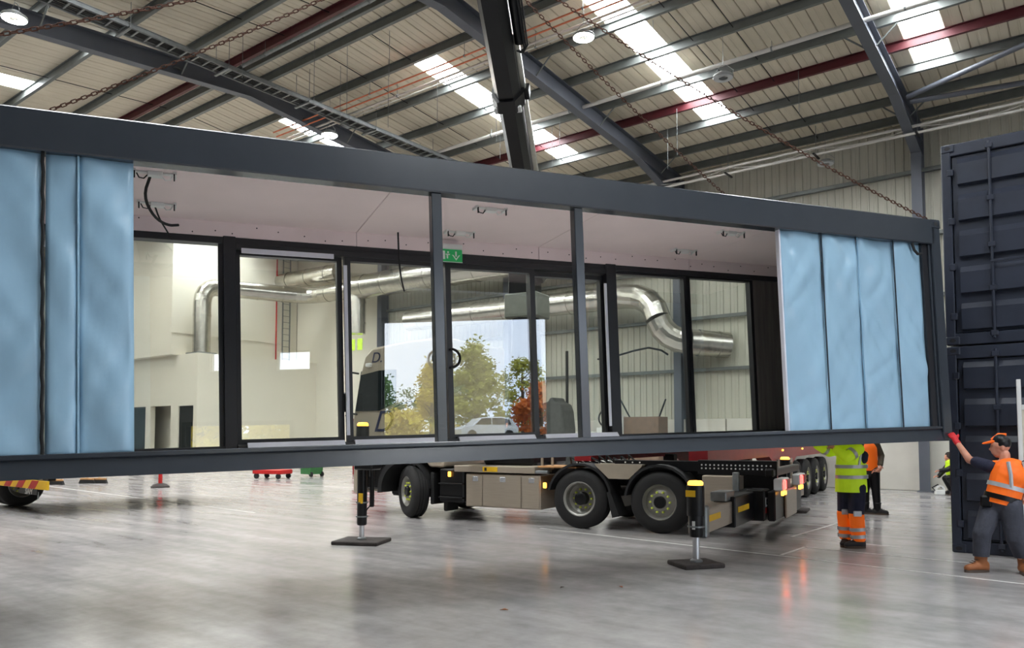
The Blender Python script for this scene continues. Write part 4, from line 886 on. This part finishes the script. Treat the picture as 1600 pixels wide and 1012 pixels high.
# ------------------------------------------------------------------ people
def blob(parts, voxel, smooth=4):
    """one continuous closed surface around tapered limbs: parts = ((p0, r0), (p1, r1), flat) with optional squash"""
    m = MB()
    for q in parts:
        a, ra, b, rb = Vector(q[0]), q[1], Vector(q[2]), q[3]; sq = q[4] if len(q) > 4 else None
        d = b-a
        if d.length < 1e-4: d = Vector((0, 0, 1e-3)); b = a+d
        d = d.normalized(); u = d.orthogonal().normalized()
        if sq: u = (Vector(sq[0])-d*Vector(sq[0]).dot(d)).normalized()
        w = d.cross(u); n = 16; rows = []
        for k in range(5): t = PI/2*k/5; rows.append((a-d*ra*math.cos(t), ra*math.sin(t)))
        rows[0] = (rows[0][0], ra*.05)
        rows.append((a, ra)); rows.append((b, rb))
        for k in range(1, 6): t = PI/2*k/5; rows.append((b+d*rb*math.sin(t), max(rb*math.cos(t), rb*.05)))
        f2 = sq[1] if sq else 1.0
        vs = [c+(u*math.cos(2*PI*i/n)+w*math.sin(2*PI*i/n)*f2)*r for c, r in rows for i in range(n)]
        fs = [(j*n+i, j*n+(i+1) % n, (j+1)*n+(i+1) % n, (j+1)*n+i) for j in range(len(rows)-1) for i in range(n)]
        fs += [tuple(range(n-1, -1, -1)), tuple(range((len(rows)-1)*n, len(rows)*n))]
        m.add(vs, fs)
    me = bpy.data.meshes.new('tmp'); me.from_pydata(m.v, [], m.f)
    bm = bmesh.new(); bm.from_mesh(me); bmesh.ops.recalc_face_normals(bm, faces=bm.faces); bm.to_mesh(me); bm.free()
    ob = bpy.data.objects.new('tmp', me); COL.objects.link(ob)
    r = ob.modifiers.new('r', 'REMESH'); r.mode = 'VOXEL'; r.voxel_size = voxel; r.use_smooth_shade = True
    if smooth: s = ob.modifiers.new('s', 'SMOOTH'); s.iterations = smooth; s.factor = .5
    dg = bpy.context.evaluated_depsgraph_get(); out = bpy.data.meshes.new_from_object(ob.evaluated_get(dg))
    bpy.data.objects.remove(ob); bpy.data.meshes.remove(me); out.polygons.foreach_set('use_smooth', [True]*len(out.polygons)); return out
def garment(name, parts, mt, parent, voxel=.014, smooth=3, cut=()):
    """cut = ((point, outward normal), ...): hems, where the cloth ends"""
    me = blob(parts, voxel, smooth); me.name = name; me.materials.append(mt)
    if cut:
        bm = bmesh.new(); bm.from_mesh(me)
        for co, no in cut:
            bmesh.ops.bisect_plane(bm, geom=bm.verts[:]+bm.edges[:]+bm.faces[:], plane_co=co, plane_no=no, clear_outer=True)
            bmesh.ops.holes_fill(bm, edges=[e for e in bm.edges if e.is_boundary], sides=0)
        bm.to_mesh(me); bm.free(); me.update(); me.set_sharp_from_angle(angle=math.radians(50))
    return put(name, me, parent)
M_skin = mat('skin', S(214, 150, 124), .5, var=.08, scale=12)
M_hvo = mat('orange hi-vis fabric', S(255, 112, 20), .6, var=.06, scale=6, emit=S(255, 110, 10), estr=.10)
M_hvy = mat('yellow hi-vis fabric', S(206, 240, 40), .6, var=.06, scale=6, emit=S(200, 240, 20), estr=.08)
M_refl = mat('silver reflective tape', S(192, 194, 198), .3, .3)
M_navyc = mat('navy cloth', S(34, 36, 58), .85, var=.15, scale=10, bump=.2)
M_denim = mat('charcoal work trousers', S(62, 64, 74), .85, var=.2, scale=7, bump=.3)
M_boot = mat('tan leather boot', S(150, 90, 48), .6, var=.15, scale=9)
M_sole = mat('boot sole', S(84, 70, 60), .8); M_dboot = mat('dark boot', S(44, 42, 44), .7); M_glove = mat('red work glove', S(214, 36, 44), .6, var=.1)
M_hair = mat('dark hair', S(48, 38, 32), .8, var=.2)
def V(*a): return Vector(a)
def hand(wrist, direc, palm_n, side, r=.0095, curl=.5, reach=1.0):
    """palm plus five bent fingers; direc = pointing direction, palm_n = palm normal (fingers curl towards it)"""
    d = Vector(direc).normalized(); n = (Vector(palm_n)-d*Vector(palm_n).dot(d)).normalized(); s = d.cross(n)*side
    w = Vector(wrist); ps = [(w, .027, w+d*.05, .036, (s, .55)), (w+d*.05, .037, w+d*.088, .039, (s, .45))]
    for k, (off_, L_) in enumerate(((-.030, .068), (-.010, .078), (.011, .073), (.030, .058))):
        b = w+d*.095+s*off_; a = curl*.9; c1 = b+(d*math.cos(a)+n*math.sin(a))*L_*.48; a2 = curl*2.0; c2 = c1+(d*math.cos(a2)+n*math.sin(a2))*L_*.32; a3 = curl*2.9; c3 = c2+(d*math.cos(a3)+n*math.sin(a3))*L_*.22
        ps += [(b-d*.02, r*1.05, c1, r), (c1, r, c2, r*.92), (c2, r*.92, c3, r*.82)]
    t0 = w+d*.03-s*.03; t1 = t0+(d*.7-s*.8).normalized()*.04; t2 = t1+(d*.9-s*.2+n*.5).normalized()*.034
    ps += [(w+d*.02-s*.012, r*1.5, t0, r*1.4), (t0, r*1.35, t1, r*1.15), (t1, r*1.1, t2, r*.9)]
    return ps
def head(c, look, up=(0, 0, 1)):
    """skull, jaw, nose, ears; c = head centre"""
    f = Vector(look).normalized(); u = (Vector(up)-f*Vector(up).dot(f)).normalized(); s = f.cross(u); c = Vector(c)
    ps = [(c+u*.03-f*.012, .088, c+u*.035+f*.008, .086, (s, 1.1)), (c-u*.045+f*.02, .066, c-u*.075+f*.038, .045, (s, 1.0)), (c+f*.055+u*.02, .05, c+f*.058-u*.05, .044), (c+f*.085+u*.012, .012, c+f*.108-u*.022, .016)]
    for q in (-1, 1): ps += [(c+s*q*.08+u*.015-f*.01, .016, c+s*q*.082-u*.02-f*.008, .014), (c+f*.088+s*q*.03+u*.032, .013, c+f*.085+s*q*.045+u*.034, .011)]
    ps += [(c+f*.088-u*.052+s*.02, .010, c+f*.088-u*.052-s*.02, .010)]
    return ps
def boots(par, ankle, toe_dir, mt, tilt=0.0):
    a = Vector((ankle[0], ankle[1], .09)); t = Vector(toe_dir); t.z = 0; t.normalize(); s = t.cross(V(0, 0, 1)); up = V(0, 0, 1)
    b = garment('boot', [(a+up*.13, .072, a, .062), (a-t*.03-up*.02, .062, a+t*.06-up*.02, .058), (a+t*.05-up*.02, .058, a+t*.16-up*.038, .05, (s, .85)), (a-t*.05-up*.04, .05, a-t*.045, .052)], mt, par, .011, 1, ((V(0, 0, .03), V(0, 0, -1)), (a+up*.15, up)))
    m = MB(); pts = []
    for k in range(20):
        q = 2*PI*k/20; c = math.cos(q); w = .052+.012*max(0, c); pts.append(a+t*(.055+c*.155)+s*math.sin(q)*w)
    m.prism([(v.x, v.y) for v in pts], 'Z', 0, .034); m.build('sole', M_sole, b)
    m = MB(); m.torus(a+up*.145, .07, .012, 'Z', 0, 2*PI, 16, 6); m.build('collar', M_dboot, b, True)
    for k in range(3): p_ = a+t*(.062+.03*k)+up*(.06-.018*k); MB().tube(p_-s*.03, p_+s*.03, .006, n=6).build('lace', M_sole, b)
    return b
def tape_ring(par, c, nrm, rx, ry, u, h=.05, mt=None):
    """reflective tape ring round the body: ellipse rx along u, ry across"""
    nrm = Vector(nrm).normalized(); u = (Vector(u)-nrm*Vector(u).dot(nrm)).normalized(); w = nrm.cross(u); c = Vector(c); n = 28; vs = []
    for i in range(n):
        a = 2*PI*i/n; e = u*math.cos(a)*rx+w*math.sin(a)*ry
        for k in (0, 1): vs += [c+e+nrm*h*(k-.5), c+e*.94+nrm*h*(k-.5)]
    fs = []
    for i in range(n):
        j = (i+1) % n; fs += [(4*i, 4*j, 4*j+2, 4*i+2), (4*i+1, 4*i+3, 4*j+3, 4*j+1), (4*i+2, 4*j+2, 4*j+3, 4*i+3), (4*i, 4*i+1, 4*j+1, 4*j)]
    return MB().add(vs, fs).build('reflective_band', mt or M_refl, par, True)
# --- frame of the picture plane at the people: r = to the right in view, f = away from the camera
rx_ = V(math.cos(math.radians(37.8)), math.sin(math.radians(37.8)), 0); fx_ = V(-math.sin(math.radians(37.8)), math.cos(math.radians(37.8)), 0)
def person(label, loc):
    return thing('person', label, 'person', loc)
def w_(a, b, z): return rx_*a+fx_*b+V(0, 0, z)       # a right, b away
# 1: man in orange vest pulling the module corner (seen from behind/left, leaning right)
PO = V(-1.09, 10.735, 0)
p1 = person('man in orange vest and cap steadying the module corner with a red glove', tuple(PO))
hipL, hipR = w_(.03, .08, .80), w_(.14, -.07, .79)
kneeL, kneeR = w_(-.15, .02, .46), w_(.15, -.12, .42)
ankL, ankR = w_(-.15, .06, .11), w_(.27, -.08, .13)
pel, chest, neck = w_(.09, 0, .86), w_(.17, -.02, 1.16), w_(.15, .02, 1.33)
shL, shR = w_(-.01, .08, 1.25), w_(.32, -.12, 1.26)
hd = w_(.13, .06, 1.475)
tgt = MM @ V(-.05, -.02, .10)-PO
hnd = Vector(tgt)-rx_*.04-fx_*.05+V(0, 0, -.01)
elL = (shL+hnd)*.5+V(0, 0, -.13)-rx_*.0
elR, wrR = w_(.47, -.06, 1.02), w_(.42, .16, .88)
wr = elL+(hnd-elL)*.72; hdir = (hnd-elL).normalized()
looking = -rx_*.9+fx_*.45
bparts = [(pel, .14, chest, .15, (rx_, .8)), (chest, .155, neck-V(0, 0, .1), .12, (rx_, .8)), (neck-V(0, 0, .1), .06, neck+V(0, 0, .06), .056), (shL, .06, elL, .047), (elL, .046, wr, .03), (shR, .06, elR, .047), (elR, .045, wrR, .03),
          (hipL, .09, kneeL, .062), (kneeL, .06, ankL, .042), (hipR, .09, kneeR, .062), (kneeR, .06, ankR, .042), (hipL, .11, hipR, .11)]
body = garment('body', bparts+head(hd, looking)+hand(wrR, V(0, 0, -1)-rx_*.1, -rx_, 1), M_skin, p1, .009, 3)
garment('glove', [(wr-hdir*.05, .038, wr+hdir*.01, .037)]+hand(wr, hdir, fx_*1.0+rx_*.5-V(0, 0, .3), 1, .0115, .35), M_glove, p1, .007, 1)
garment('trousers', [(pel-V(0, 0, .02), .165, pel+V(0, 0, .03), .16, (rx_, .82)), (hipL, .128, kneeL, .1), (kneeL, .1, ankL+V(0, 0, .03), .084), (hipR, .128, kneeR, .1), (kneeR, .1, ankR+V(0, 0, .04), .084)], M_denim, p1, .012, 2, ((V(0, 0, .19), V(0, 0, -1)),))
garment('t_shirt', [(pel+V(0, 0, .06), .15, chest, .165, (rx_, .82)), (chest, .165, neck-V(0, 0, .12), .135, (rx_, .82)), (shL, .078, shL+(elL-shL)*.62, .07), (shR, .078, shR+(elR-shR)*.62, .07)], M_navyc, p1, .012, 2)
ax = (chest-pel).normalized()
vest = garment('hi_vis_vest', [(pel-ax*.02, .19, chest, .195, (rx_, .86)), (chest, .195, neck-V(0, 0, .15), .155, (rx_, .84)), (w_(.06, .1, 1.26), .06, w_(.24, -.06, 1.28), .06)], M_hvo, p1, .012, 2, ((pel-ax*.06, -ax),))
tape_ring(vest, pel+ax*.16, ax, .203, .178, rx_); tape_ring(vest, pel+ax*.02, ax, .197, .172, rx_, .012, M_hvo)
for q in (-.09, .10):
    MB().path([chest+rx_*q*.9-fx_*.158+V(0, 0, -.14), chest+rx_*q*1.02-fx_*.168+V(0, 0, .0), chest+rx_*q*.95-fx_*.12+V(0, 0, .15)], .022, 6).build('reflective_strap', M_refl, vest, True)
tape_ring(p1, pel+ax*.02, ax, .203, .178, rx_, .06, M_blackp)['label'] = 'black tool belt'
MB().cbox(-.06, .06, -.03, .03, -.09, .05, .02, Matrix.Translation(pel-rx_*.19)).build('tool_pouch', M_blackp, p1)
MB().cbox(-.012, .012, -.03, .03, -.16, .1, .005, Matrix.Translation(hipR+rx_*.13-V(0, 0, .12))).build('tape_measure', M_white, p1)
boots(p1, ankL+V(0, 0, -.02), -rx_*1.0-fx_*.1, M_boot); boots(p1, ankR+V(0, 0, .0), -rx_*.3-fx_*.95, M_boot)
lf = looking.normalized()
garment('cap', [(hd+V(0, 0, .055)-lf*.012, .098, hd+V(0, 0, .075), .088)], M_blackp, p1, .01, 1)
garment('cap_peak', [(hd+lf*.07+V(0, 0, .075), .06, hd+lf*.15+V(0, 0, .055), .045, (lf.cross(V(0, 0, 1)), .3))], M_hvo, p1, .008, 1)
MB().path([hd+lf*.09+V(0, 0, .09), hd+lf*.02+V(0, 0, .155), hd-lf*.06+V(0, 0, .15)], .02, 6).build('cap_stripe', M_hvo, p1, True)
# 2: yellow jacket, arm raised to the module underside, facing left
q0 = V(-2.98, 11.92, 0)
p2 = person('person in yellow hi-vis jacket and orange trousers reaching up under the module', tuple(q0))
hipL, hipR = w_(-.06, .07, .86), w_(.05, -.07, .86); kneeL, kneeR = w_(-.07, .10, .48), w_(.02, -.08, .47); ankL, ankR = w_(-.05, .12, .10), w_(.04, -.10, .10)
pel, chest, neck = w_(-.01, 0, .95), w_(-.0, .0, 1.30), w_(.02, .0, 1.48); shL, shR = w_(-.05, .18, 1.42), w_(.03, -.17, 1.42)
elL, wrL = w_(-.28, .10, 1.38), w_(-.47, .05, 1.47); elR, wrR = w_(-.16, -.20, 1.30), w_(-.30, -.12, 1.44); hd = w_(-.02, 0, 1.64); lf = -rx_
garment('body', [(pel, .14, chest, .15, (fx_, .75)), (chest, .15, neck-V(0, 0, .1), .12, (fx_, .8)), (neck-V(0, 0, .1), .06, neck+V(0, 0, .07), .056), (shL, .06, elL, .047), (elL, .046, wrL, .03), (shR, .06, elR, .047), (elR, .045, wrR, .03), (hipL, .09, kneeL, .062), (kneeL, .06, ankL, .042), (hipR, .09, kneeR, .062), (kneeR, .06, ankR, .042), (hipL, .11, hipR, .11)]
        + head(hd, lf)+hand(wrL, wrL-elL, fx_, 1)+hand(wrR, wrR-elR, fx_, -1), M_skin, p2, .011, 3)
garment('trousers', [(pel-V(0, 0, .03), .16, pel+V(0, 0, .05), .155, (fx_, .9)), (hipL, .12, kneeL, .10), (kneeL, .10, kneeL+(ankL-kneeL)*.2, .10), (hipR, .12, kneeR, .105), (kneeR, .105, kneeR+(ankR-kneeR)*.2, .10)], M_navyc, p2, .014, 2)
for kn, an, q in ((kneeL, ankL, 0), (kneeR, ankR, 1)):
    tl_ = garment('trouser_leg', [(kn-V(0, 0, .0), .108, an+V(0, 0, .05), .095)], M_hvo, p2, .014, 2, ((kn+V(0, 0, .05), V(0, 0, 1)), (an+V(0, 0, .0), V(0, 0, -1)))); d_ = (an-kn).normalized()
    for t in (.55, .82): tape_ring(tl_, kn+(an-kn)*t, d_, .112, .112, fx_, .05)
    MB().cbox(-.06, .06, -.012, .012, -.04, .04, .01, Matrix.Translation(kn-fx_*.11-rx_*.03+V(0, 0, .03)) @ Matrix.Rotation(math.radians(37.8), 4, 'Z')).build('knee_patch', M_refl, tl_)
    boots(p2, an-V(0, 0, .02), lf if q else lf*.6-fx_*.8, M_dboot)
jk = garment('hi_vis_jacket', [(pel-V(0, 0, .16), .225, pel+V(0, 0, .1), .215, (rx_, .86)), (pel+V(0, 0, .1), .215, chest, .205, (rx_, .88)), (chest, .195, neck-V(0, 0, .12), .15, (fx_, .85)), (shL, .085, elL, .078), (elL, .078, wrL, .06), (shR, .085, elR, .078), (elR, .076, wrR-(wrR-elR)*.25, .062), (neck-V(0, 0, .06), .085, neck, .08)], M_hvy, p2, .013, 2, ((V(0, 0, .80), V(0, 0, -1)),))
for z in (1.02, 1.17): tape_ring(jk, V(0, 0, z), w_(-.01, 0, 1)*1.0, .226, .196, rx_, .05)
tape_ring(jk, elL+(wrL-elL)*.35, wrL-elL, .082, .082, V(0, 0, 1), .05); tape_ring(jk, shR+(elR-shR)*.5, elR-shR, .092, .092, V(0, 0, 1), .05)
MB().path([chest-fx_*.17+rx_*.03+V(0, 0, -.12), chest-fx_*.175+rx_*.06+V(0, 0, .05), chest-fx_*.1+rx_*.05+V(0, 0, .17)], .024, 6).build('reflective_strap', M_refl, jk, True)
garment('undershirt_patch', [(w_(.12, -.13, 1.33), .07, w_(.12, -.13, 1.27), .06)], M_navyc, p2, .014, 1)
garment('beard', [(hd+lf*.05-V(0, 0, .08), .045, hd+lf*.02-V(0, 0, .1), .04)], M_hair, p2, .012, 1); garment('hair', [(hd+V(0, 0, .05)-lf*.02, .096, hd+V(0, 0, .06), .09)], M_hair, p2, .012, 1)
# 3: third worker, behind the yellow jacket
p3 = person('worker in dark sleeves and orange vest, half hidden behind the yellow jacket', (-3.88, 17.1, 0))
hipL, hipR = w_(-.12, .05, .88), w_(.03, -.05, .88); kneeL, kneeR = w_(-.12, .06, .48), w_(.05, -.05, .48); ankL, ankR = w_(-.12, .05, .10), w_(.07, -.06, .10)
pel, chest, neck = w_(-.05, 0, .96), w_(-.06, .0, 1.32), w_(-.07, .0, 1.5); shL, shR = w_(-.24, .0, 1.42), w_(.10, .0, 1.43); elL, wrL = w_(-.3, .05, 1.14), w_(-.3, -.1, .95); elR, wrR = w_(.22, .04, 1.20), w_(.13, -.12, 1.02); hd = w_(-.07, 0, 1.68)
garment('body', [(pel, .14, chest, .15, (rx_, .75)), (chest, .15, neck-V(0, 0, .1), .12, (rx_, .75)), (neck-V(0, 0, .1), .06, neck+V(0, 0, .07), .056), (shL, .06, elL, .047), (elL, .046, wrL, .03), (shR, .06, elR, .047), (elR, .045, wrR, .03), (hipL, .09, kneeL, .062), (kneeL, .06, ankL, .042), (hipR, .09, kneeR, .062), (kneeR, .06, ankR, .042), (hipL, .11, hipR, .11)] + head(hd, -rx_)+hand(wrL, wrL-elL, fx_, 1)+hand(wrR, wrR-elR, fx_, -1), M_skin, p3, .012, 3)
garment('trousers', [(pel-V(0, 0, .04), .16, pel+V(0, 0, .05), .15, (rx_, .8)), (hipL, .11, kneeL, .085), (kneeL, .085, ankL, .07), (hipR, .11, kneeR, .085), (kneeR, .085, ankR, .07)], M_blackp, p3, .015, 2)
M_ocher = mat('dark olive sleeve', S(72, 66, 52), .8)
garment('jacket', [(shL, .08, elL, .068), (elL, .066, wrL, .05), (shR, .08, elR, .068), (elR, .066, wrR, .05), (pel+V(0, 0, .05), .155, neck-V(0, 0, .12), .14, (rx_, .78))], M_ocher, p3, .015, 2)
garment('hi_vis_vest', [(pel, .17, chest, .175, (rx_, .8)), (chest, .175, neck-V(0, 0, .14), .15, (rx_, .8))], M_hvo, p3, .015, 2, ((pel-V(0, 0, .08), V(0, 0, -1)),))
for a_ in (ankL, ankR): boots(p3, a_-V(0, 0, .02), -fx_*.5+rx_*.9, M_dboot)
garment('hair', [(hd+V(0, 0, .05)+rx_*.02, .096, hd+V(0, 0, .06), .09)], M_hair, p3, .014, 1)
# 4: crouching worker beyond the containers
p4 = person('worker crouching in yellow vest by the far wall, cut off by the container', (-3.40, 24.06, 0))
hip = w_(.05, 0, .32); kn1, kn2 = w_(-.17, .06, .44), w_(-.15, -.1, .46); an1, an2 = w_(.0, .08, .1), w_(.02, -.1, .1); chest, neck = w_(-.02, 0, .72), w_(-.08, 0, .88); hd = w_(-.1, 0, 1.0)
el, wr4 = w_(-.26, -.15, .68), w_(-.4, -.12, .66); sh = w_(-.04, -.16, .78); sh2, el2, wr5 = w_(-.04, .16, .78), w_(-.2, .16, .6), w_(-.33, .1, .5)
garment('body', [(hip, .14, chest, .15), (chest, .15, neck, .08), (neck, .06, neck+(hd-neck)*.4, .056), (sh, .06, el, .046), (el, .045, wr4, .03), (sh2, .06, el2, .046), (el2, .045, wr5, .03), (hip, .1, kn1, .065), (kn1, .06, an1, .042), (hip, .1, kn2, .065), (kn2, .06, an2, .042)]+head(hd, -rx_-V(0, 0, .5))+hand(wr4, -rx_, -V(0, 0, 1), 1)+hand(wr5, -rx_, -V(0, 0, 1), -1), M_skin, p4, .012, 3)
garment('trousers', [(hip, .155, hip+V(0, 0, .06), .15), (hip, .12, kn1, .09), (kn1, .088, an1, .07), (hip, .12, kn2, .09), (kn2, .088, an2, .07)], M_blackp, p4, .015, 2)
garment('sleeve', [(sh, .078, el, .068), (el, .066, wr4, .056), (sh2, .078, el2, .068), (el2, .066, wr5, .056)], M_blackp, p4, .015, 2)
v4 = garment('hi_vis_vest', [(hip+V(0, 0, .06), .175, chest, .175), (chest, .175, neck, .11)], M_hvy, p4, .015, 2); tape_ring(v4, (hip+chest)*.5+V(0, 0, .03), chest-hip, .18, .18, fx_, .04)
for a_ in (an1, an2): boots(p4, a_-V(0, 0, .02), -rx_, M_dboot)
garment('helmet', [(hd+V(0, 0, .05), .105, hd+V(0, 0, .08), .09)], M_hair, p4, .014, 1)
hp = thing('power_saw', 'white and dark power tool on the floor before the crouching worker', 'power tool', (-3.68, 23.75, 0), .6)
MB().lathe([(.08, -.04), (.13, -.04), (.13, .04), (.08, .04)], o=(0, 0, .14), axis='Y', n=18).build('blade_guard', M_white, hp, True); MB().cbox(-.12, .12, -.07, .07, .0, .14, .02).build('body', M_white, hp); MB().path([(-.1, 0, .1), (-.2, 0, .2), (-.05, 0, .28), (.05, 0, .2)], .018, 8).build('handle', M_blackp, hp, True)
for k, (x, y, c, l) in enumerate(((-4.49, 5.66, S(150, 92, 50), 'small brown dead leaf on the floor at the lower middle'), (-4.65, 6.86, S(60, 52, 48), 'dark scrap on the floor left of the right outrigger pad'), (-4.17, 7.28, S(140, 82, 60), 'reddish scrap on the floor just before the right outrigger pad'))):
    o = MB().add([(-.035, 0, .004), (0, -.018, .012), (.045, 0, .006), (.01, .02, .014), (-.035, 0, .001), (0, -.018, .009), (.045, 0, .002), (.01, .02, .011)], [(0, 1, 2, 3), (7, 6, 5, 4), (0, 4, 5, 1), (1, 5, 6, 2), (2, 6, 7, 3), (3, 7, 4, 0)]).build('dead_leaf', mat('scrap%d' % k, c, .8)); o.location = (x, y, 0); o.rotation_euler = (0, 0, .6+k); tag(o, l, 'leaf')
# ------------------------------------------------------------------ outside the open door (seen mirrored in the module glazing)
M_grass = mat('autumn grass', S(150, 140, 62), .9, var=.3, scale=.8, bump=.3); M_tar = mat('pale concrete yard', S(190, 188, 184), .85, var=.1, scale=2)
g = []; nx, ny = 26, 26
for j in range(ny+1):
    for i in range(nx+1):
        x = 12.4+i*3.2; y = -44+j*3.6; t = max(0, min(1, (x-17)/14)); z = -.05+2.55*t*t*(3-2*t)+max(0, x-34)*.05+.25*noise.noise(Vector((x*.1, y*.1, 0)))*t
        g.append((x, y, z))
gm = bpy.data.meshes.new('ground'); gm.from_pydata(g, [], [(j*(nx+1)+i, j*(nx+1)+i+1, (j+1)*(nx+1)+i+1, (j+1)*(nx+1)+i) for j in range(ny) for i in range(nx)]); gm.materials.append(M_grass); gm.polygons.foreach_set('use_smooth', [True]*len(gm.polygons))
gm.materials.append(mat('pale gravel yard', S(196, 190, 182), .9, var=.1, scale=3)); gm.polygons.foreach_set('material_index', [1 if g[f.vertices[0]][0] < 27.5 else 0 for f in gm.polygons]); struct(put('ground_outside', gm)); struct(MB().box(12.36, 24, -12, 14, -.4, -.01).build('yard_outside', M_tar))
def gz(x): t = max(0, min(1, (x-17)/14)); return -.05+2.55*t*t*(3-2*t)+max(0, x-34)*.05
M_bark = mat('bark', S(96, 78, 62), .9, var=.25, scale=10)
LEAF = {k: mat('leaves '+k, c, .7, var=.3, scale=3) for k, c in (('yellow', S(238, 206, 44)), ('orange', S(240, 130, 44)), ('dark', S(96, 132, 60)), ('yg', S(176, 174, 58)))}
def tree(x, y, h, w, kind, label, n=2600, shape='cone', seed=1):
    rnd = random.Random(seed); z = gz(x)-.1
    r = thing('tree', label, 'tree', (x, y, z), group='trees outside the door')
    tr = MB(); tr.path([(0, 0, 0), (.1, .05, h*.4), (0, -.05, h*.75), (0, 0, h*.95)], [.22, .16, .09, .03], 8)
    for k in range(9):
        a = rnd.uniform(0, 2*PI); zz = h*rnd.uniform(.25, .8); l = w*.6*(1-zz/h*.6); tr.path([(0, 0, zz), (l*.5*math.cos(a), l*.5*math.sin(a), zz+.4), (l*math.cos(a), l*math.sin(a), zz+.7)], [.06, .04, .015], 5)
    tr.build('trunk', M_bark, r, True)
    m = MB(); cl = []
    for k in range(46):
        t = rnd.random()**.8; zz = h*(.12+.88*t); rad = w*(1-t)**.7 if shape == 'cone' else w*math.sin(PI*min(.97, .12+.85*t))**.7
        a = rnd.uniform(0, 2*PI); q = rad*math.sqrt(rnd.uniform(.15, 1)); cl.append((q*math.cos(a), q*math.sin(a), zz, .35+.3*w*.35))
    for k in range(n):
        c = rnd.choice(cl); p = Vector((rnd.gauss(0, .5), rnd.gauss(0, .5), rnd.gauss(0, .42)))*c[3]+Vector(c[:3]); s = rnd.uniform(.09, .19)
        d1 = Vector((rnd.uniform(-1, 1), rnd.uniform(-1, 1), rnd.uniform(-.6, .6))).normalized()*s; d2 = d1.orthogonal().normalized()*s*.6
        m.add([p-d1, p+d2, p+d1, p-d2], [(0, 1, 2, 3)])
    stuff(m.build('crown', LEAF[kind], r))
tree(37, 1.7, 6.9, 2.7, 'yg', 'tall yellow green tree mirrored in the middle pane', 6500, 'cone', 1); tree(41, -2.2, 5.6, 1.8, 'yellow', 'slim yellow tree left of the tall one in the reflection', 4200, 'cone', 2)
tree(38, 6.2, 3.7, 1.7, 'orange', 'low orange autumn tree mirrored beside the white car', 4200, 'round', 3); tree(46, 9.8, 8.0, 2.4, 'yg', 'thin green tree at the right edge of the reflection', 3600, 'cone', 4)
tree(48, -8.5, 5.2, 2.8, 'dark', 'dark green tree at the left of the mirrored trees', 4600, 'round', 5); tree(58, -4.5, 6.5, 4.4, 'dark', 'far dark green tree behind the yellow bank', 4600, 'round', 6)
tree(33, -2.7, 1.9, 1.6, 'yellow', 'low yellow bush on the bank', 3600, 'round', 7); tree(47, 4.3, 6.2, 2.6, 'yg', 'round tree behind the orange one', 3600, 'round', 8)
tree(33.5, -6.0, 1.7, 1.5, 'yellow', 'second low yellow bush on the bank, further left', 3200, 'round', 11)
tree(24, -11.6, 3.2, 2.0, 'yellow', 'bright yellow bush mirrored in the leftmost pane', 3600, 'round', 9); tree(29, -9.6, 2.4, 1.6, 'yellow', 'yellow bush in the lower door reflection, right of the first', 2600, 'round', 10)
car = thing('car', 'small white car parked on the bank outside', 'car', (31.5, 3.1, gz(31.5)), math.radians(62))
M_carw = mat('white car paint', S(238, 240, 242), .25, var=.02, coat=.5)
cb_ = MB().prism([(-1.9, .3), (-1.95, .7), (-1.8, .85), (-1.2, .92), (-.65, 1.4), (.7, 1.45), (1.35, 1.35), (1.75, .9), (1.85, .75), (1.85, .3)], 'Y', -.82, .82).build('body', M_carw, car); bv = cb_.modifiers.new('b', 'BEVEL'); bv.width = .07; bv.segments = 2
for s_ in (-1, 1):
    MB().prism([(-1.05, .95), (-.6, 1.33), (.0, 1.36), (.0, .95)], 'Y', s_*.81, s_*.835).build('side_window', M_glassd, car); MB().prism([(.08, .95), (.08, 1.36), (.7, 1.37), (1.2, 1.27), (1.35, .95)], 'Y', s_*.81, s_*.835).build('side_window', M_glassd, car)
    for x in (-1.25, 1.2): MB().lathe([(0, -.1), (.2, -.1), (.31, -.09), (.32, 0), (.31, .09), (.2, .1), (0, .1)], o=(x, s_*.76, .32), n=24).build('wheel', M_tyre, car, True)
MB().prism([(1.38, 1.32), (1.77, .9), (1.79, .9), (1.41, 1.33)], 'Y', -.7, .7).build('rear_window', M_glassd, car)
for s_ in (-1, 1): MB().cbox(1.72, 1.87, s_*.7-.1, s_*.7+.1, .78, 1.0, .02).build('tail_lamp', M_red, car)
